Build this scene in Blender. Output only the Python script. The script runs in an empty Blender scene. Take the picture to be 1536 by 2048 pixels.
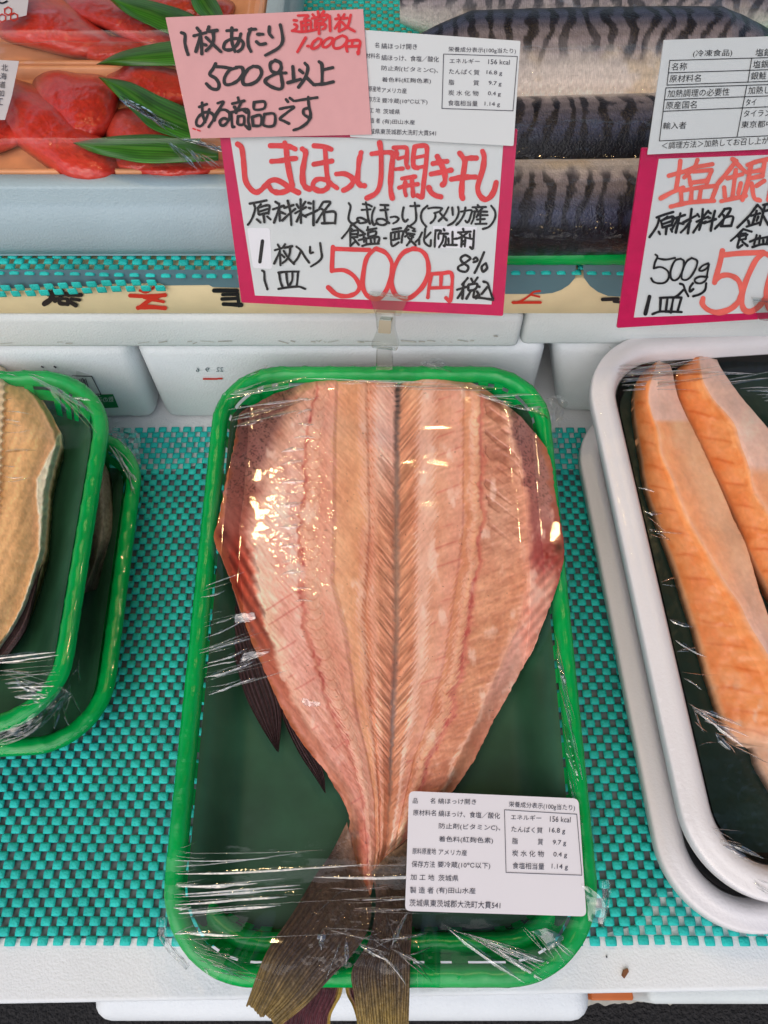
import bpy, bmesh, math
import numpy as np
from mathutils import Vector, Matrix

# ------------------------------------------------------------------ camera, light, exposure
FPX, TH, CH = 1570.0, math.radians(60.3), 0.406
sc = bpy.context.scene
cam = bpy.data.cameras.new("camera"); camo = bpy.data.objects.new("camera", cam)
sc.collection.objects.link(camo)
camo.location = (0, 0, CH); camo.rotation_euler = (math.pi / 2 - TH, 0, 0)
cam.sensor_fit = 'VERTICAL'; cam.sensor_height = 36.0; cam.lens = FPX / 2048 * 36.0
cam.clip_start = 0.01; cam.clip_end = 200
sc.camera = camo

SUN_EL, SUN_AZ = math.radians(48), math.radians(205)     # light comes over the photographer's left shoulder
w = bpy.data.worlds.new("World"); sc.world = w; w.use_nodes = True
nt = w.node_tree; bg = nt.nodes["Background"]
sky = nt.nodes.new("ShaderNodeTexSky"); sky.sky_type = 'NISHITA'; sky.sun_disc = False
sky.sun_elevation = SUN_EL; sky.sun_rotation = SUN_AZ
sky.air_density = 1.0; sky.dust_density = 2.2; sky.ozone_density = 0.6
nt.links.new(sky.outputs[0], bg.inputs[0]); bg.inputs[1].default_value = 0.15
sl = bpy.data.lights.new("sun", 'SUN'); sl.energy = 1.5; sl.angle = math.radians(75); sl.color = (1.0, 0.97, 0.93)
so = bpy.data.objects.new("sun", sl); sc.collection.objects.link(so)
sd = Vector((math.sin(SUN_AZ) * math.cos(SUN_EL), math.cos(SUN_AZ) * math.cos(SUN_EL), math.sin(SUN_EL)))
so.rotation_euler = sd.to_track_quat('Z', 'Y').to_euler()
# warm bulbs hanging under the added roof (their glints show on the cling film)
for bx_, by_, bz_ in ((-0.22, 0.62, 1.35), (0.12, 0.78, 1.42), (0.34, 0.55, 1.30)):
    bl = bpy.data.lights.new("bulb", 'POINT'); bl.energy = 5.5; bl.color = (1.0, 0.68, 0.32); bl.shadow_soft_size = 0.03
    bo = bpy.data.objects.new("bulb", bl); bo.location = (bx_, by_, bz_); sc.collection.objects.link(bo)
sc.view_settings.view_transform = 'Standard'; sc.view_settings.look = 'None'
sc.view_settings.gamma = 1; sc.view_settings.exposure = -0.13; sc.view_settings.use_curve_mapping = False
sc.cycles.transparent_max_bounces = 20; sc.cycles.max_bounces = 8
sc.cycles.sample_clamp_indirect = 4.0
sc.cycles.use_denoising = True

# ------------------------------------------------------------------ geometry helpers
AF = np.array([0, math.cos(TH), -math.sin(TH)]); AU = np.array([0, math.sin(TH), math.cos(TH)]); AR = np.array([1.0, 0, 0])
CP = np.array([0, 0, CH])

def ray(x, y):
    x = np.asarray(x, float); y = np.asarray(y, float)
    return AF + ((x - 768) / FPX)[..., None] * AR - ((y - 1024) / FPX)[..., None] * AU

class Frame:
    """a flat working plane: o = origin, n = normal, ex/ey = axes"""
    def __init__(s, o, n, ex=None):
        s.o = np.array(o, float); s.n = np.array(n, float) / np.linalg.norm(n)
        e = np.array((1.0, 0, 0) if ex is None else ex, float); e -= s.n * e.dot(s.n)
        s.ex = e / np.linalg.norm(e); s.ey = np.cross(s.n, s.ex)
    def px(s, x, y, w=0.0):                      # measured point -> world, w above the plane
        d = ray(x, y); w = np.asarray(w, float)
        t = ((s.o - CP) @ s.n + w) / (d @ s.n)
        return CP + d * t[..., None]
    def uv(s, x, y, w=0.0):
        p = s.px(x, y, w) - s.o
        return p @ s.ex, p @ s.ey
    def pt(s, u, v, w=0.0):
        u = np.asarray(u, float)[..., None]; v = np.asarray(v, float)[..., None]; w = np.asarray(w, float)[..., None]
        return s.o + u * s.ex + v * s.ey + w * s.n
    def topx(s, P):
        d = P - CP; z = d @ AF
        return 768 + FPX * (d @ AR) / z, 1024 - FPX * (d @ AU) / z

def flat(z): return Frame((0, 0, z), (0, 0, 1))
def wall(Y): return Frame((0, Y, 0), (0, -1, 0))

def lin(c):
    c = np.asarray(c, float) / 255.0
    return np.where(c <= 0.04045, c / 12.92, ((c + 0.055) / 1.055) ** 2.4)

_rt = np.random.RandomState(7).rand(256, 256)
def vn(x, y, s=0):
    x = np.asarray(x, float) + s * 37.7; y = np.asarray(y, float) + s * 91.3
    xi = np.floor(x).astype(int); yi = np.floor(y).astype(int); fx = x - xi; fy = y - yi
    fx = fx * fx * (3 - 2 * fx); fy = fy * fy * (3 - 2 * fy)
    a = _rt[xi % 256, yi % 256]; b = _rt[(xi + 1) % 256, yi % 256]; c = _rt[xi % 256, (yi + 1) % 256]; d = _rt[(xi + 1) % 256, (yi + 1) % 256]
    return (a * (1 - fx) + b * fx) * (1 - fy) + (c * (1 - fx) + d * fx) * fy
def fbm(x, y, s=0, o=4):
    r = 0; a = 0.5; t = 0
    for k in range(o):
        r = r + a * vn(np.asarray(x) * 2 ** k, np.asarray(y) * 2 ** k, s + k); t += a; a *= 0.5
    return r / t
def sst(a, b, x):
    t = np.clip((np.asarray(x, float) - a) / (b - a), 0, 1); return t * t * (3 - 2 * t)

def link(o, parent=None):
    sc.collection.objects.link(o)
    if parent is not None:
        o.parent = parent; o.matrix_parent_inverse = Matrix.Translation(-Vector(parent.location))
    return o

def mesh(name, V, F, mat, parent=None, col=None, smooth=True, tri=None):
    V = np.asarray(V, float).reshape(-1, 3)
    me = bpy.data.meshes.new(name)
    if isinstance(F, np.ndarray) and F.ndim == 2:
        n, k = F.shape
        me.vertices.add(len(V)); me.vertices.foreach_set("co", V.ravel())
        me.loops.add(n * k); me.loops.foreach_set("vertex_index", F.ravel().astype(np.int32))
        me.polygons.add(n); me.polygons.foreach_set("loop_start", (np.arange(n) * k).astype(np.int32))
        me.polygons.foreach_set("loop_total", np.full(n, k, np.int32))
        me.update(calc_edges=True)
    else:
        me.from_pydata([tuple(v) for v in V], [], [tuple(int(i) for i in f) for f in F])
    if col is not None:
        at = me.color_attributes.new("Col", 'FLOAT_COLOR', 'POINT')
        c4 = np.ones((len(V), 4)); c4[:, :3] = np.asarray(col).reshape(-1, 3); at.data.foreach_set("color", c4.ravel())
    me.materials.append(mat)
    if smooth: me.polygons.foreach_set("use_smooth", np.ones(len(me.polygons), bool))
    me.validate(); me.update()
    o = bpy.data.objects.new(name, me)
    return link(o, parent)

def tag(o, label, cat, group=None, kind=None):
    if label: o["label"] = label
    if cat: o["category"] = cat
    if group: o["group"] = group
    if kind: o["kind"] = kind
    return o
def thing(name, label, cat, loc, group=None):
    o = bpy.data.objects.new(name, None); o.location = Vector([float(c) for c in loc]); o.empty_display_size = 0.01
    sc.collection.objects.link(o)
    return tag(o, label, cat, group)

def gridfaces(nv, nu, off=0):
    i = np.arange(nv * nu).reshape(nv, nu) + off
    return np.stack([i[:-1, :-1], i[:-1, 1:], i[1:, 1:], i[1:, :-1]], -1).reshape(-1, 4)

def slab_from_grid(G, n, t, col=None):
    """closed thin body: grid G (nv,nu,3) on top, the same grid t lower below (t may be an array)"""
    nv, nu = G.shape[:2]; N = nv * nu
    t = np.broadcast_to(np.asarray(t, float), (nv, nu))
    B = G - np.asarray(n) * t[..., None]
    V = np.concatenate([G.reshape(-1, 3), B.reshape(-1, 3)])
    f1 = gridfaces(nv, nu); f2 = gridfaces(nv, nu, N)[:, ::-1]
    i = np.arange(N).reshape(nv, nu)
    loop = np.concatenate([i[0, :-1], i[:-1, -1], i[-1, :0:-1], i[:0:-1, 0]])
    nx = np.roll(loop, -1)
    side = np.stack([loop, loop + N, nx + N, nx], -1)
    F = np.concatenate([f1, f2, side])
    C = None if col is None else np.concatenate([np.asarray(col).reshape(-1, 3)] * 2)
    return V, F, C

def resample(P, n):
    P = np.asarray(P, float); d = np.r_[0, np.cumsum(np.linalg.norm(np.diff(P, axis=0), axis=1))]
    s = np.linspace(0, d[-1], n)
    return np.stack([np.interp(s, d, P[:, k]) for k in range(P.shape[1])], -1)
def catmull(P, k=5):
    P = np.asarray(P, float)
    if len(P) < 3: return resample(P, max(2, k))
    Q = np.vstack([2 * P[0] - P[1], P, 2 * P[-1] - P[-2]]); out = []
    for i in range(1, len(Q) - 2):
        for t in np.linspace(0, 1, k, endpoint=False):
            a, b, c, d = Q[i - 1], Q[i], Q[i + 1], Q[i + 2]
            out.append(0.5 * ((2 * b) + (c - a) * t + (2 * a - 5 * b + 4 * c - d) * t * t + (3 * b - a - 3 * c + d) * t ** 3))
    out.append(P[-1]); return np.array(out)

def box(name, lo, hi, mat, parent=None, bev=0.0, seg=3, taper=None):
    bm = bmesh.new(); bmesh.ops.create_cube(bm, size=1)
    lo = Vector(lo); hi = Vector(hi)
    for v in bm.verts:
        v.co = Vector([(lo[k] + hi[k]) / 2 + v.co[k] * (hi[k] - lo[k]) for k in range(3)])
    if taper:
        for v in bm.verts: taper(v)
    if bev: bmesh.ops.bevel(bm, geom=bm.edges[:], offset=bev, segments=seg, profile=0.5, affect='EDGES')
    me = bpy.data.meshes.new(name); bm.to_mesh(me); bm.free(); me.materials.append(mat)
    me.polygons.foreach_set("use_smooth", np.ones(len(me.polygons), bool))
    o = bpy.data.objects.new(name, me); return link(o, parent)

def prism(name, fr, pts, t, mat, parent=None, w=0.0, rnd=0, col=None):
    """flat plate with the outline pts (measured points on plane fr), front face at w, thickness t"""
    P = np.asarray(pts, float)
    if rnd:
        out = []; n = len(P)
        for i in range(n):
            a, b, c = P[i - 1], P[i], P[(i + 1) % n]
            p = b + (a - b) / np.linalg.norm(a - b) * rnd; q = b + (c - b) / np.linalg.norm(c - b) * rnd
            for s in np.linspace(0, 1, 6): out.append((1 - s) ** 2 * p + 2 * s * (1 - s) * b + s * s * q)
        P = np.array(out)
    n = len(P); A = fr.px(P[:, 0], P[:, 1], w); u, v = (A - fr.o) @ fr.ex, (A - fr.o) @ fr.ey
    if (u * np.roll(v, -1) - np.roll(u, -1) * v).sum() < 0: A = A[::-1]
    V = np.concatenate([A, A - fr.n * t])
    F = [list(range(n)), list(range(2 * n - 1, n - 1, -1))] + [[i + n, (i + 1) % n + n, (i + 1) % n, i] for i in range(n)]
    return mesh(name, V, F, mat, parent, smooth=False)

# ------------------------------------------------------------------ materials
def mat(name, col, rough=0.5, spec=0.5, bump=None, var=0.0, vs=60.0, sss=0.0, attr=False, metal=0.0, coat=0.0, trans=0.0, wave=None):
    m = bpy.data.materials.new(name); m.use_nodes = True; t = m.node_tree; b = t.nodes["Principled BSDF"]
    c = lin(col) if col is not None else (1, 1, 1)
    b.inputs["Roughness"].default_value = rough; b.inputs["Specular IOR Level"].default_value = spec
    b.inputs["Metallic"].default_value = metal; b.inputs["Coat Weight"].default_value = coat; b.inputs["Coat Roughness"].default_value = 0.08
    geo = t.nodes.new("ShaderNodeTexCoord")
    nz = t.nodes.new("ShaderNodeTexNoise"); nz.inputs["Scale"].default_value = vs; nz.inputs["Detail"].default_value = 5
    t.links.new(geo.outputs["Object"], nz.inputs["Vector"])
    mul = t.nodes.new("ShaderNodeMix"); mul.data_type = 'RGBA'; mul.blend_type = 'MULTIPLY'; mul.inputs[0].default_value = 1.0
    rmp = t.nodes.new("ShaderNodeMapRange"); rmp.inputs[1].default_value = 0.3; rmp.inputs[2].default_value = 0.7
    rmp.inputs[3].default_value = 1 - var; rmp.inputs[4].default_value = 1 + var * 0.6
    t.links.new(nz.outputs["Fac"], rmp.inputs[0]); t.links.new(rmp.outputs[0], mul.inputs[7])
    if attr:
        a = t.nodes.new("ShaderNodeAttribute"); a.attribute_name = "Col"; t.links.new(a.outputs["Color"], mul.inputs[6])
    else: mul.inputs[6].default_value = (*c, 1)
    t.links.new(mul.outputs[2], b.inputs["Base Color"])
    if sss:
        b.inputs["Subsurface Weight"].default_value = sss; b.inputs["Subsurface Radius"].default_value = (1, 0.55, 0.4); b.inputs["Subsurface Scale"].default_value = 0.0022
    if trans:
        b.inputs["Transmission Weight"].default_value = trans
    if bump:
        n2 = t.nodes.new("ShaderNodeTexNoise"); n2.inputs["Scale"].default_value = bump[0]; n2.inputs["Detail"].default_value = 3
        src = geo.outputs["Object"]
        if len(bump) > 2:
            mp = t.nodes.new("ShaderNodeMapping"); mp.inputs["Scale"].default_value = bump[2]; t.links.new(src, mp.inputs[0]); src = mp.outputs[0]
        t.links.new(src, n2.inputs["Vector"])
        bp = t.nodes.new("ShaderNodeBump"); bp.inputs["Strength"].default_value = 1.0; bp.inputs["Distance"].default_value = bump[1]
        t.links.new(n2.outputs["Fac"], bp.inputs["Height"]); t.links.new(bp.outputs[0], b.inputs["Normal"])
    return m

def film_mat(name, gain=1.0, tint=(0.985, 0.99, 0.99), bump=(45, 0.0012), rough=0.05, fine=0.0):
    m = bpy.data.materials.new(name); m.use_nodes = True; t = m.node_tree; t.nodes.clear()
    out = t.nodes.new("ShaderNodeOutputMaterial"); mx = t.nodes.new("ShaderNodeMixShader")
    tr = t.nodes.new("ShaderNodeBsdfTransparent"); tr.inputs[0].default_value = (*tint, 1)
    gl = t.nodes.new("ShaderNodeBsdfGlossy"); gl.inputs["Roughness"].default_value = rough
    fr = t.nodes.new("ShaderNodeFresnel")
    ge = t.nodes.new("ShaderNodeNewGeometry"); io = t.nodes.new("ShaderNodeMapRange"); io.inputs[3].default_value = 1.5; io.inputs[4].default_value = 1 / 1.5
    t.links.new(ge.outputs["Backfacing"], io.inputs[0]); t.links.new(io.outputs[0], fr.inputs[0])
    g = t.nodes.new("ShaderNodeMath"); g.operation = 'MULTIPLY'; g.inputs[1].default_value = gain; g.use_clamp = True
    tc = t.nodes.new("ShaderNodeTexCoord")
    nz = t.nodes.new("ShaderNodeTexNoise"); nz.inputs["Scale"].default_value = bump[0]; nz.inputs["Detail"].default_value = fine; nz.inputs["Distortion"].default_value = 0.6
    t.links.new(tc.outputs["Object"], nz.inputs["Vector"])
    bp = t.nodes.new("ShaderNodeBump"); bp.inputs["Distance"].default_value = bump[1]
    t.links.new(nz.outputs["Fac"], bp.inputs["Height"]); t.links.new(bp.outputs[0], gl.inputs["Normal"]); t.links.new(bp.outputs[0], fr.inputs["Normal"])
    t.links.new(fr.outputs[0], g.inputs[0]); t.links.new(g.outputs[0], mx.inputs[0])
    t.links.new(tr.outputs[0], mx.inputs[1]); t.links.new(gl.outputs[0], mx.inputs[2]); t.links.new(mx.outputs[0], out.inputs[0])
    return m

M = dict(
    foam=mat("white_foam", (226, 229, 231), 0.55, 0.3, bump=(900, 0.0003), var=0.05, vs=25),
    foamb=mat("bluish_shaded_foam", (164, 184, 192), 0.42, 0.45, bump=(900, 0.0003), var=0.06, vs=25),  # shade and blue cast on the roe box are part of this colour
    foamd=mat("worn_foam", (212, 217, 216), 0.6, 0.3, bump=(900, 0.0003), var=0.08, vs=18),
    foamp=mat("smooth_foam", (230, 225, 226), 0.32, 0.45, bump=(700, 0.0002), var=0.03, vs=30),
    teal=mat("teal_vinyl", (40, 196, 186), 0.6, 0.3, bump=(900, 0.0005), var=0.22, vs=55),
    dirt=mat("grey_dirt", (178, 178, 170), 0.8, 0.2, var=0.3, vs=300),
    grey=mat("grey_liner", (96, 112, 116), 0.5, 0.4, var=0.15, vs=40),
    green=mat("green_plastic", (0, 166, 76), 0.24, 0.4, bump=(160, 0.0004), var=0.18, vs=30, sss=0.15),
    linerd=mat("black_green_sheet", (28, 46, 40), 0.3, 0.5, bump=(60, 0.0015), var=0.3, vs=35),
    blackp=mat("black_tray_inside", (24, 24, 26), 0.35, 0.4),
    liner=mat("dark_green_sheet", (42, 84, 60), 0.46, 0.35, bump=(45, 0.0005), var=0.42, vs=28),
    flesh=mat("fish_flesh", None, 0.34, 0.4, bump=(260, 0.0002), var=0.03, vs=500, sss=0.10, attr=True),
    skin=mat("fish_skin", None, 0.32, 0.35, bump=(900, 0.0005), var=0.12, vs=600, attr=True),
    salmon=mat("salmon_flesh", None, 0.26, 0.45, bump=(160, 0.00012), var=0.03, vs=300, sss=0.2, attr=True),
    roe=mat("cod_roe", None, 0.3, 0.5, bump=(1200, 0.00012), var=0.06, vs=200, sss=0.15, attr=True, coat=.2),
    leaf=mat("bamboo_leaf", None, 0.35, 0.5, attr=True),
    paint=mat("coloured_board", None, 0.5, 0.3, attr=True),
    wood=mat("wood_print_board", (226, 158, 112), 0.4, 0.4, var=0.12, vs=80),
    cream=mat("cream_board", (226, 208, 166), 0.55, 0.3, var=0.08, vs=50),
    slate=mat("slate_print", (92, 124, 134), 0.55, 0.3, var=0.06, vs=60),
    ink=mat("black_ink", (26, 24, 28), 0.5, 0.4),
    printk=mat("print_black", (48, 46, 62), 0.6, 0.3),
    red=mat("red_ink", (216, 62, 66), 0.5, 0.3, var=0.12, vs=120),
    redp=mat("pale_red_ink", (232, 104, 92), 0.5, 0.3, var=0.14, vs=120),
    redd=mat("bright_red_ink", (208, 42, 50), 0.5, 0.3, var=0.1, vs=120),
    redb=mat("brush_red", (206, 56, 40), 0.55, 0.3),
    white=mat("white_paper", (208, 210, 210), 0.6, 0.3, var=0.02, vs=30),
    label=mat("sticker_paper", (228, 225, 230), 0.35, 0.4, var=0.015, vs=30),
    pink=mat("pink_card", (214, 158, 158), 0.6, 0.3, var=0.03, vs=200),
    magenta=mat("magenta_border", (196, 14, 80), 0.45, 0.35, var=0.1, vs=250),
    green2=mat("green_sticker", (22, 118, 62), 0.4, 0.4),
    asphalt=mat("asphalt", (52, 50, 50), 0.9, 0.2, bump=(300, 0.004), var=0.5, vs=350),
    paintw=mat("worn_road_paint", (196, 190, 176), 0.8, 0.2, var=0.25, vs=120),
    brown=mat("brown_scrap", (128, 82, 52), 0.6, 0.3, var=0.2, vs=200),
    orange=mat("orange_crate", (198, 104, 46), 0.5, 0.4, var=0.1, vs=90),
    chrome=mat("polished_metal", (205, 205, 205), 0.18, 0.5, metal=1.0),
    blocker=mat("added_roof_cloth", (70, 62, 62), 0.9, 0.1),
    film=film_mat("cling_film", 0.70, bump=(24, 0.00008)),
    filmk=film_mat("draped_film", 0.35, bump=(30, 0.0006)),
    glint_patch=film_mat("glint_film", 2.6, bump=(120, 0.002), rough=0.08),  # reflection boosted, for the added patches that imitate sky glints
    crease=film_mat("creased_film", 6.0, bump=(200, 0.0005), rough=0.06, fine=3.0),
    filmf=film_mat("loose_film", 1.6, bump=(90, 0.004)),
    sleeve=film_mat("clear_sleeve", 0.12, bump=(18, 0.0012), rough=0.12),
    clear=film_mat("clear_plastic", 2.2, tint=(0.9, 0.92, 0.92), bump=(30, 0.0005)),
)
# ------------------------------------------------------------------ setting
g = mesh("ground", [(-3, -3, -.42), (3, -3, -.42), (3, 3, -.42), (-3, 3, -.42)], [[0, 1, 2, 3]], M["asphalt"], smooth=False); tag(g, "dark asphalt below the stall", None, kind="structure")
# worn white road line under the table edge
rs = np.random.RandomState(3)
fg = flat(-.416)
xs = np.linspace(1150, 1700, 160)
top_ = 1975 + 0 * xs; bot = 2009 - (xs - 1180) * 0.028 + 14 * (fbm(xs / 26, xs * 0, 2) - .5) * 2 + 5 * (vn(xs / 7, xs * 0, 9) - .5)
A = fg.px(xs, top_); B = fg.px(xs, bot); n = len(xs)
rl = mesh("road_line", np.concatenate([A, B]), [[i + n, i + 1 + n, i + 1, i] for i in range(n - 1)], M["paintw"], smooth=False)
tag(rl, "worn white road line on the asphalt", None, kind="structure")
# dark roof added out of view to keep the sky off the flat film
blk = box("added_roof", (-2.2, -.20, 1.98), (2.2, 8.0, 2.0), M["blocker"]); tag(blk, "added unseen dark roof that blocks the sky above the film", None, kind="structure")

# ------------------------------------------------------------------ foam table and boxes
def skew(v):
    if v.co.y < 0: v.co.y = -.0144 + .0149 * v.co.x
tb = box("foam_slab", (-.62, -.0225, -.030), (.62, .42, -.0030), M["foam"], bev=.002, taper=skew)
tag(tb, "wide white foam slab under the teal mat, along the front of the table", "foam slab")
p0 = flat(-.042).px(190, 2041); p1_ = flat(-.042).px(1178, 2037)
lb = box("foam_box", (float(p0[0]), float(p0[1]), -.19), (float(p1_[0]), .30, -.0305), M["foam"], bev=.009, seg=4)
tag(lb, "white foam box under the front slab with its rounded lip sticking out", "foam box", "white foam boxes of the stall")
q0 = flat(-.06).px(1183, 2001); q1 = flat(-.06).px(1268, 2001)
oc = box("plastic_crate", (float(q0[0]), float(q0[1]), -.16), (float(q1[0]), .05, -.060), M["orange"], bev=.001); tag(oc, "orange crate edge below the table beside the road line", "crate")
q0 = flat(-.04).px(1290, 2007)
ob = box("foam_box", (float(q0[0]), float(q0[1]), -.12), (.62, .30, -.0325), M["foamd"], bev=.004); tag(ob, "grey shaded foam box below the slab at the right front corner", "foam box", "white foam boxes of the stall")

def lean(x, dx, zt):
    def f(v):
        if abs(v.co.x - x) < 1e-6 and v.co.z < zt: v.co.x += dx
    return f
YB = .3005
bl_ = box("foam_box", (-.62, YB, -.0028), (-.1436, .52, .0685), M["foam"], bev=.008, seg=4, taper=lean(-.1436, -.002, .01))
tag(bl_, "white foam box with a green sticker and bar code, upside down behind the left trays", "foam box", "white foam boxes of the stall")
bm_ = box("foam_box", (-.1416, YB, -.0028), (.0925, .52, .0685), M["foam"], bev=.008, seg=4, taper=lean(-.1416, .002, .01))
tag(bm_, "white foam box with red stamped date, directly behind the fish tray", "foam box", "white foam boxes of the stall")
br_ = box("foam_box", (.0958, YB + .004, -.0028), (.62, .52, .0660), M["foam"], bev=.009, seg=4, taper=lean(.0958, .016, .01))
tag(br_, "white foam box behind the salmon trays, right of the dark gap", "foam box", "white foam boxes of the stall")
gb = box("cardboard_box", (.05, .54, -.0028), (.14, .56, .06), M["brown"]); tag(gb, "brown board in the dark gap between two foam boxes", "board")
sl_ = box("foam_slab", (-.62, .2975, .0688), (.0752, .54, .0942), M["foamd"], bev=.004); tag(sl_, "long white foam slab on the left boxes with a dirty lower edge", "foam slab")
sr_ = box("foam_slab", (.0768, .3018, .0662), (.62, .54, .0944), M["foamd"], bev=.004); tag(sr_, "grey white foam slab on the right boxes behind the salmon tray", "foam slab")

# printed stickers and stamps on the foam boxes (upside down, as in the photo)
fw = wall(YB - .0004)
def txt_mesh(s):
    cu = bpy.data.curves.new("t", 'FONT'); cu.body = s; cu.size = 1.0; cu.resolution_u = 3
    o = bpy.data.objects.new("t", cu); sc.collection.objects.link(o); bpy.context.view_layer.update()
    dg = bpy.context.evaluated_depsgraph_get(); me = bpy.data.meshes.new_from_object(o.evaluated_get(dg))
    V = np.empty(len(me.vertices) * 3); me.vertices.foreach_get("co", V); V = V.reshape(-1, 3)
    F = [tuple(p.vertices) for p in me.polygons]
    bpy.data.objects.remove(o); bpy.data.curves.remove(cu); bpy.data.meshes.remove(me)
    return V, F
def text_lines(name, fr, lines, org, sca, mt, parent, w=.0004, slant=None):
    """lines: (string, x0, y0, x1, y1, height[, angle]) baseline ends; the ink box of the string is fitted to them"""
    VV, FF, off = [], [], 0
    for L in lines:
        s, x0, y0, x1, y1, h = L[:6]
        V, F = txt_mesh(s)
        if not len(V): continue
        a = V.min(0); b = V.max(0); q = (V - a) / np.maximum(b - a, 1e-6)
        d = np.array([x1 - x0, y1 - y0], float); nrm = np.array([d[1], -d[0]]); nrm /= np.linalg.norm(nrm)
        if slant is not None: nrm = np.array(slant, float) / np.linalg.norm(slant)
        P = np.array([x0, y0]) + q[:, :1] * d + q[:, 1:2] * nrm * h
        P = P / sca + np.array(org)
        VV.append(fr.px(P[:, 0], P[:, 1], w)); FF += [tuple(i + off for i in f) for f in F]; off += len(V)
    V = np.concatenate(VV)
    # faces must look towards the viewer
    return mesh(name, V, FF, mt, parent, smooth=False)
st = prism("printed_label", fw, [(152, 742), (182, 751), (200, 788), (182, 803), (152, 770)], .0002, M["white"], bl_, w=.0003)
SCK = 3.0
def lines_mesh(name, fr, segs, org, sca, wd, mt, parent, w=.0004):
    V, F = [], []
    for (a, b, c, d) in segs:
        p = np.array([a, b], float) / sca + org; q = np.array([c, d], float) / sca + org; t = (q - p) / np.linalg.norm(q - p); nn = np.array([-t[1], t[0]]) * wd / 2
        p = p - t * wd / 2; q = q + t * wd / 2; k = len(V)
        for r in (p + nn, q + nn, q - nn, p - nn): V.append(fr.px(r[0], r[1], w + .00001 * (k // 4 % 6)))
        F.append([k, k + 1, k + 2, k + 3])
    return mesh(name, V, F, mt, parent, smooth=False)
O5 = np.array([0, 480.])
lines_mesh("label_frame", fw, [(432, 815, 550, 818), (550, 818, 605, 925), (605, 925, 560, 925)], O5, 3, 1.6, M["printk"], bl_, .0006)
lines_mesh("bar_code", fw, [(478 + 9 * i, 838 - (i % 3) * 4, 500 + 9 * i, 905) for i in range(5)], O5, 3, 1.5, M["printk"], bl_, .0007)
prism("green_sticker", fw, [(185, 790), (226, 789), (237, 815), (200, 817)], .0002, M["green2"], bl_, w=.0003)
text_lines("sticker_text", fw, [("数の子", 682, 972, 585, 978, -34), ("H", 600, 935, 568, 937, -32)], O5, 3, M["white"], bl_, .0006)
text_lines("date_stamp", fw, [("22", 1340, 790, 1298, 790, -26), ("9", 1255, 792, 1232, 792, -26), ("6", 1195, 792, 1175, 792, -26)], O5, 3, M["grey"], bm_, .0004)
lines_mesh("red_stamp", fw, [(1222, 834, 1300, 834), (1310, 832, 1330, 832)], O5, 3, 3.4, M["redb"], bm_, .0004)
lines_mesh("pin_hole", fw, [(250, 760, 258, 764), (326, 760, 334, 764)], O5, 3, 3, M["printk"], bl_, .0004)
# dirt along the lower edge of the long slab and in the seams
def strokes(name, fr, spec, mt, parent, w=.0006, org=(0, 0), sca=1.0, wd=5.0):
    """marker strokes: 'x,y x,y ...' separated by ';' in measured points; optional '#width' prefix"""
    V, F = [], []; k = 0
    for si, stt in enumerate(s for s in spec.replace("\n", " ").split(";") if s.strip()):
        stt = stt.strip(); ww = wd
        if stt[0] == '#':
            h, stt = stt.split(' ', 1); ww = float(h[1:])
        P = np.array([[float(c) for c in p.split(",")] for p in stt.split()]) / sca + np.array(org)
        if len(P) == 1: P = np.vstack([P, P + .5])
        P = catmull(P, 6) if len(P) > 2 else resample(P, 6)
        T = np.gradient(P, axis=0); T /= np.maximum(np.linalg.norm(T, axis=1)[:, None], 1e-6); N = np.stack([-T[:, 1], T[:, 0]], -1)
        m = len(P); hw = ww / 2 * (1 + .16 * (vn(np.arange(m) * .35, si * 3.1, 5) - .5) * 2)
        L = P + N * hw[:, None]; R = P - N * hw[:, None]
        z = w + .00005 * (si % 9) + np.linspace(0, .00004, m)
        V += list(fr.px(L[:, 0], L[:, 1], z)) + list(fr.px(R[:, 0], R[:, 1], z))
        F += [[k + i, k + i + 1, k + m + i + 1, k + m + i] for i in range(m - 1)]
        base = k; k += 2 * m
        for (c, t, i0, h, zz) in ((P[0], -T[0], 0, hw[0], z[0]), (P[-1], T[-1], m - 1, hw[-1], z[-1])):
            nn = np.array([-t[1], t[0]]); arc = [c + h * (math.cos(a) * nn + math.sin(a) * t) for a in np.linspace(0, math.pi, 7)[1:-1]]
            ids = [];
            for q in arc: V.append(fr.px(q[0], q[1], zz)); ids.append(k); k += 1
            e0, e1 = (base + i0, base + m + i0)
            F.append(([e1] + ids + [e0]) if i0 == 0 else ([e0] + ids + [e1]))
    return mesh(name, V, F, mt, parent, smooth=False)

rd = np.random.RandomState(21)
def dirt(o, Y, segs, wd=2.2):
    fr = wall(Y); out = []
    for (xa, xb, y) in segs:
        x = xa
        while x < xb:
            l = 4 + 26 * rd.rand() ** 2
            if rd.rand() < .42: out.append("#%.1f %.1f,%.1f %.1f,%.1f" % (.8 + wd * rd.rand() ** 2, x, y + 3 * rd.randn() * .5, x + l, y + 3 * rd.randn() * .5))
            x += l + 14 * rd.rand()
    strokes("dirt_mark", fr, ";".join(out), M["dirt"], o, .0004)
dirt(sl_, .2975, [(-20, 300, 686), (300, 1000, 683), (960, 1020, 672)])
dirt(sr_, .3018, [(1035, 1250, 694), (1028, 1034, 640)])
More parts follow.
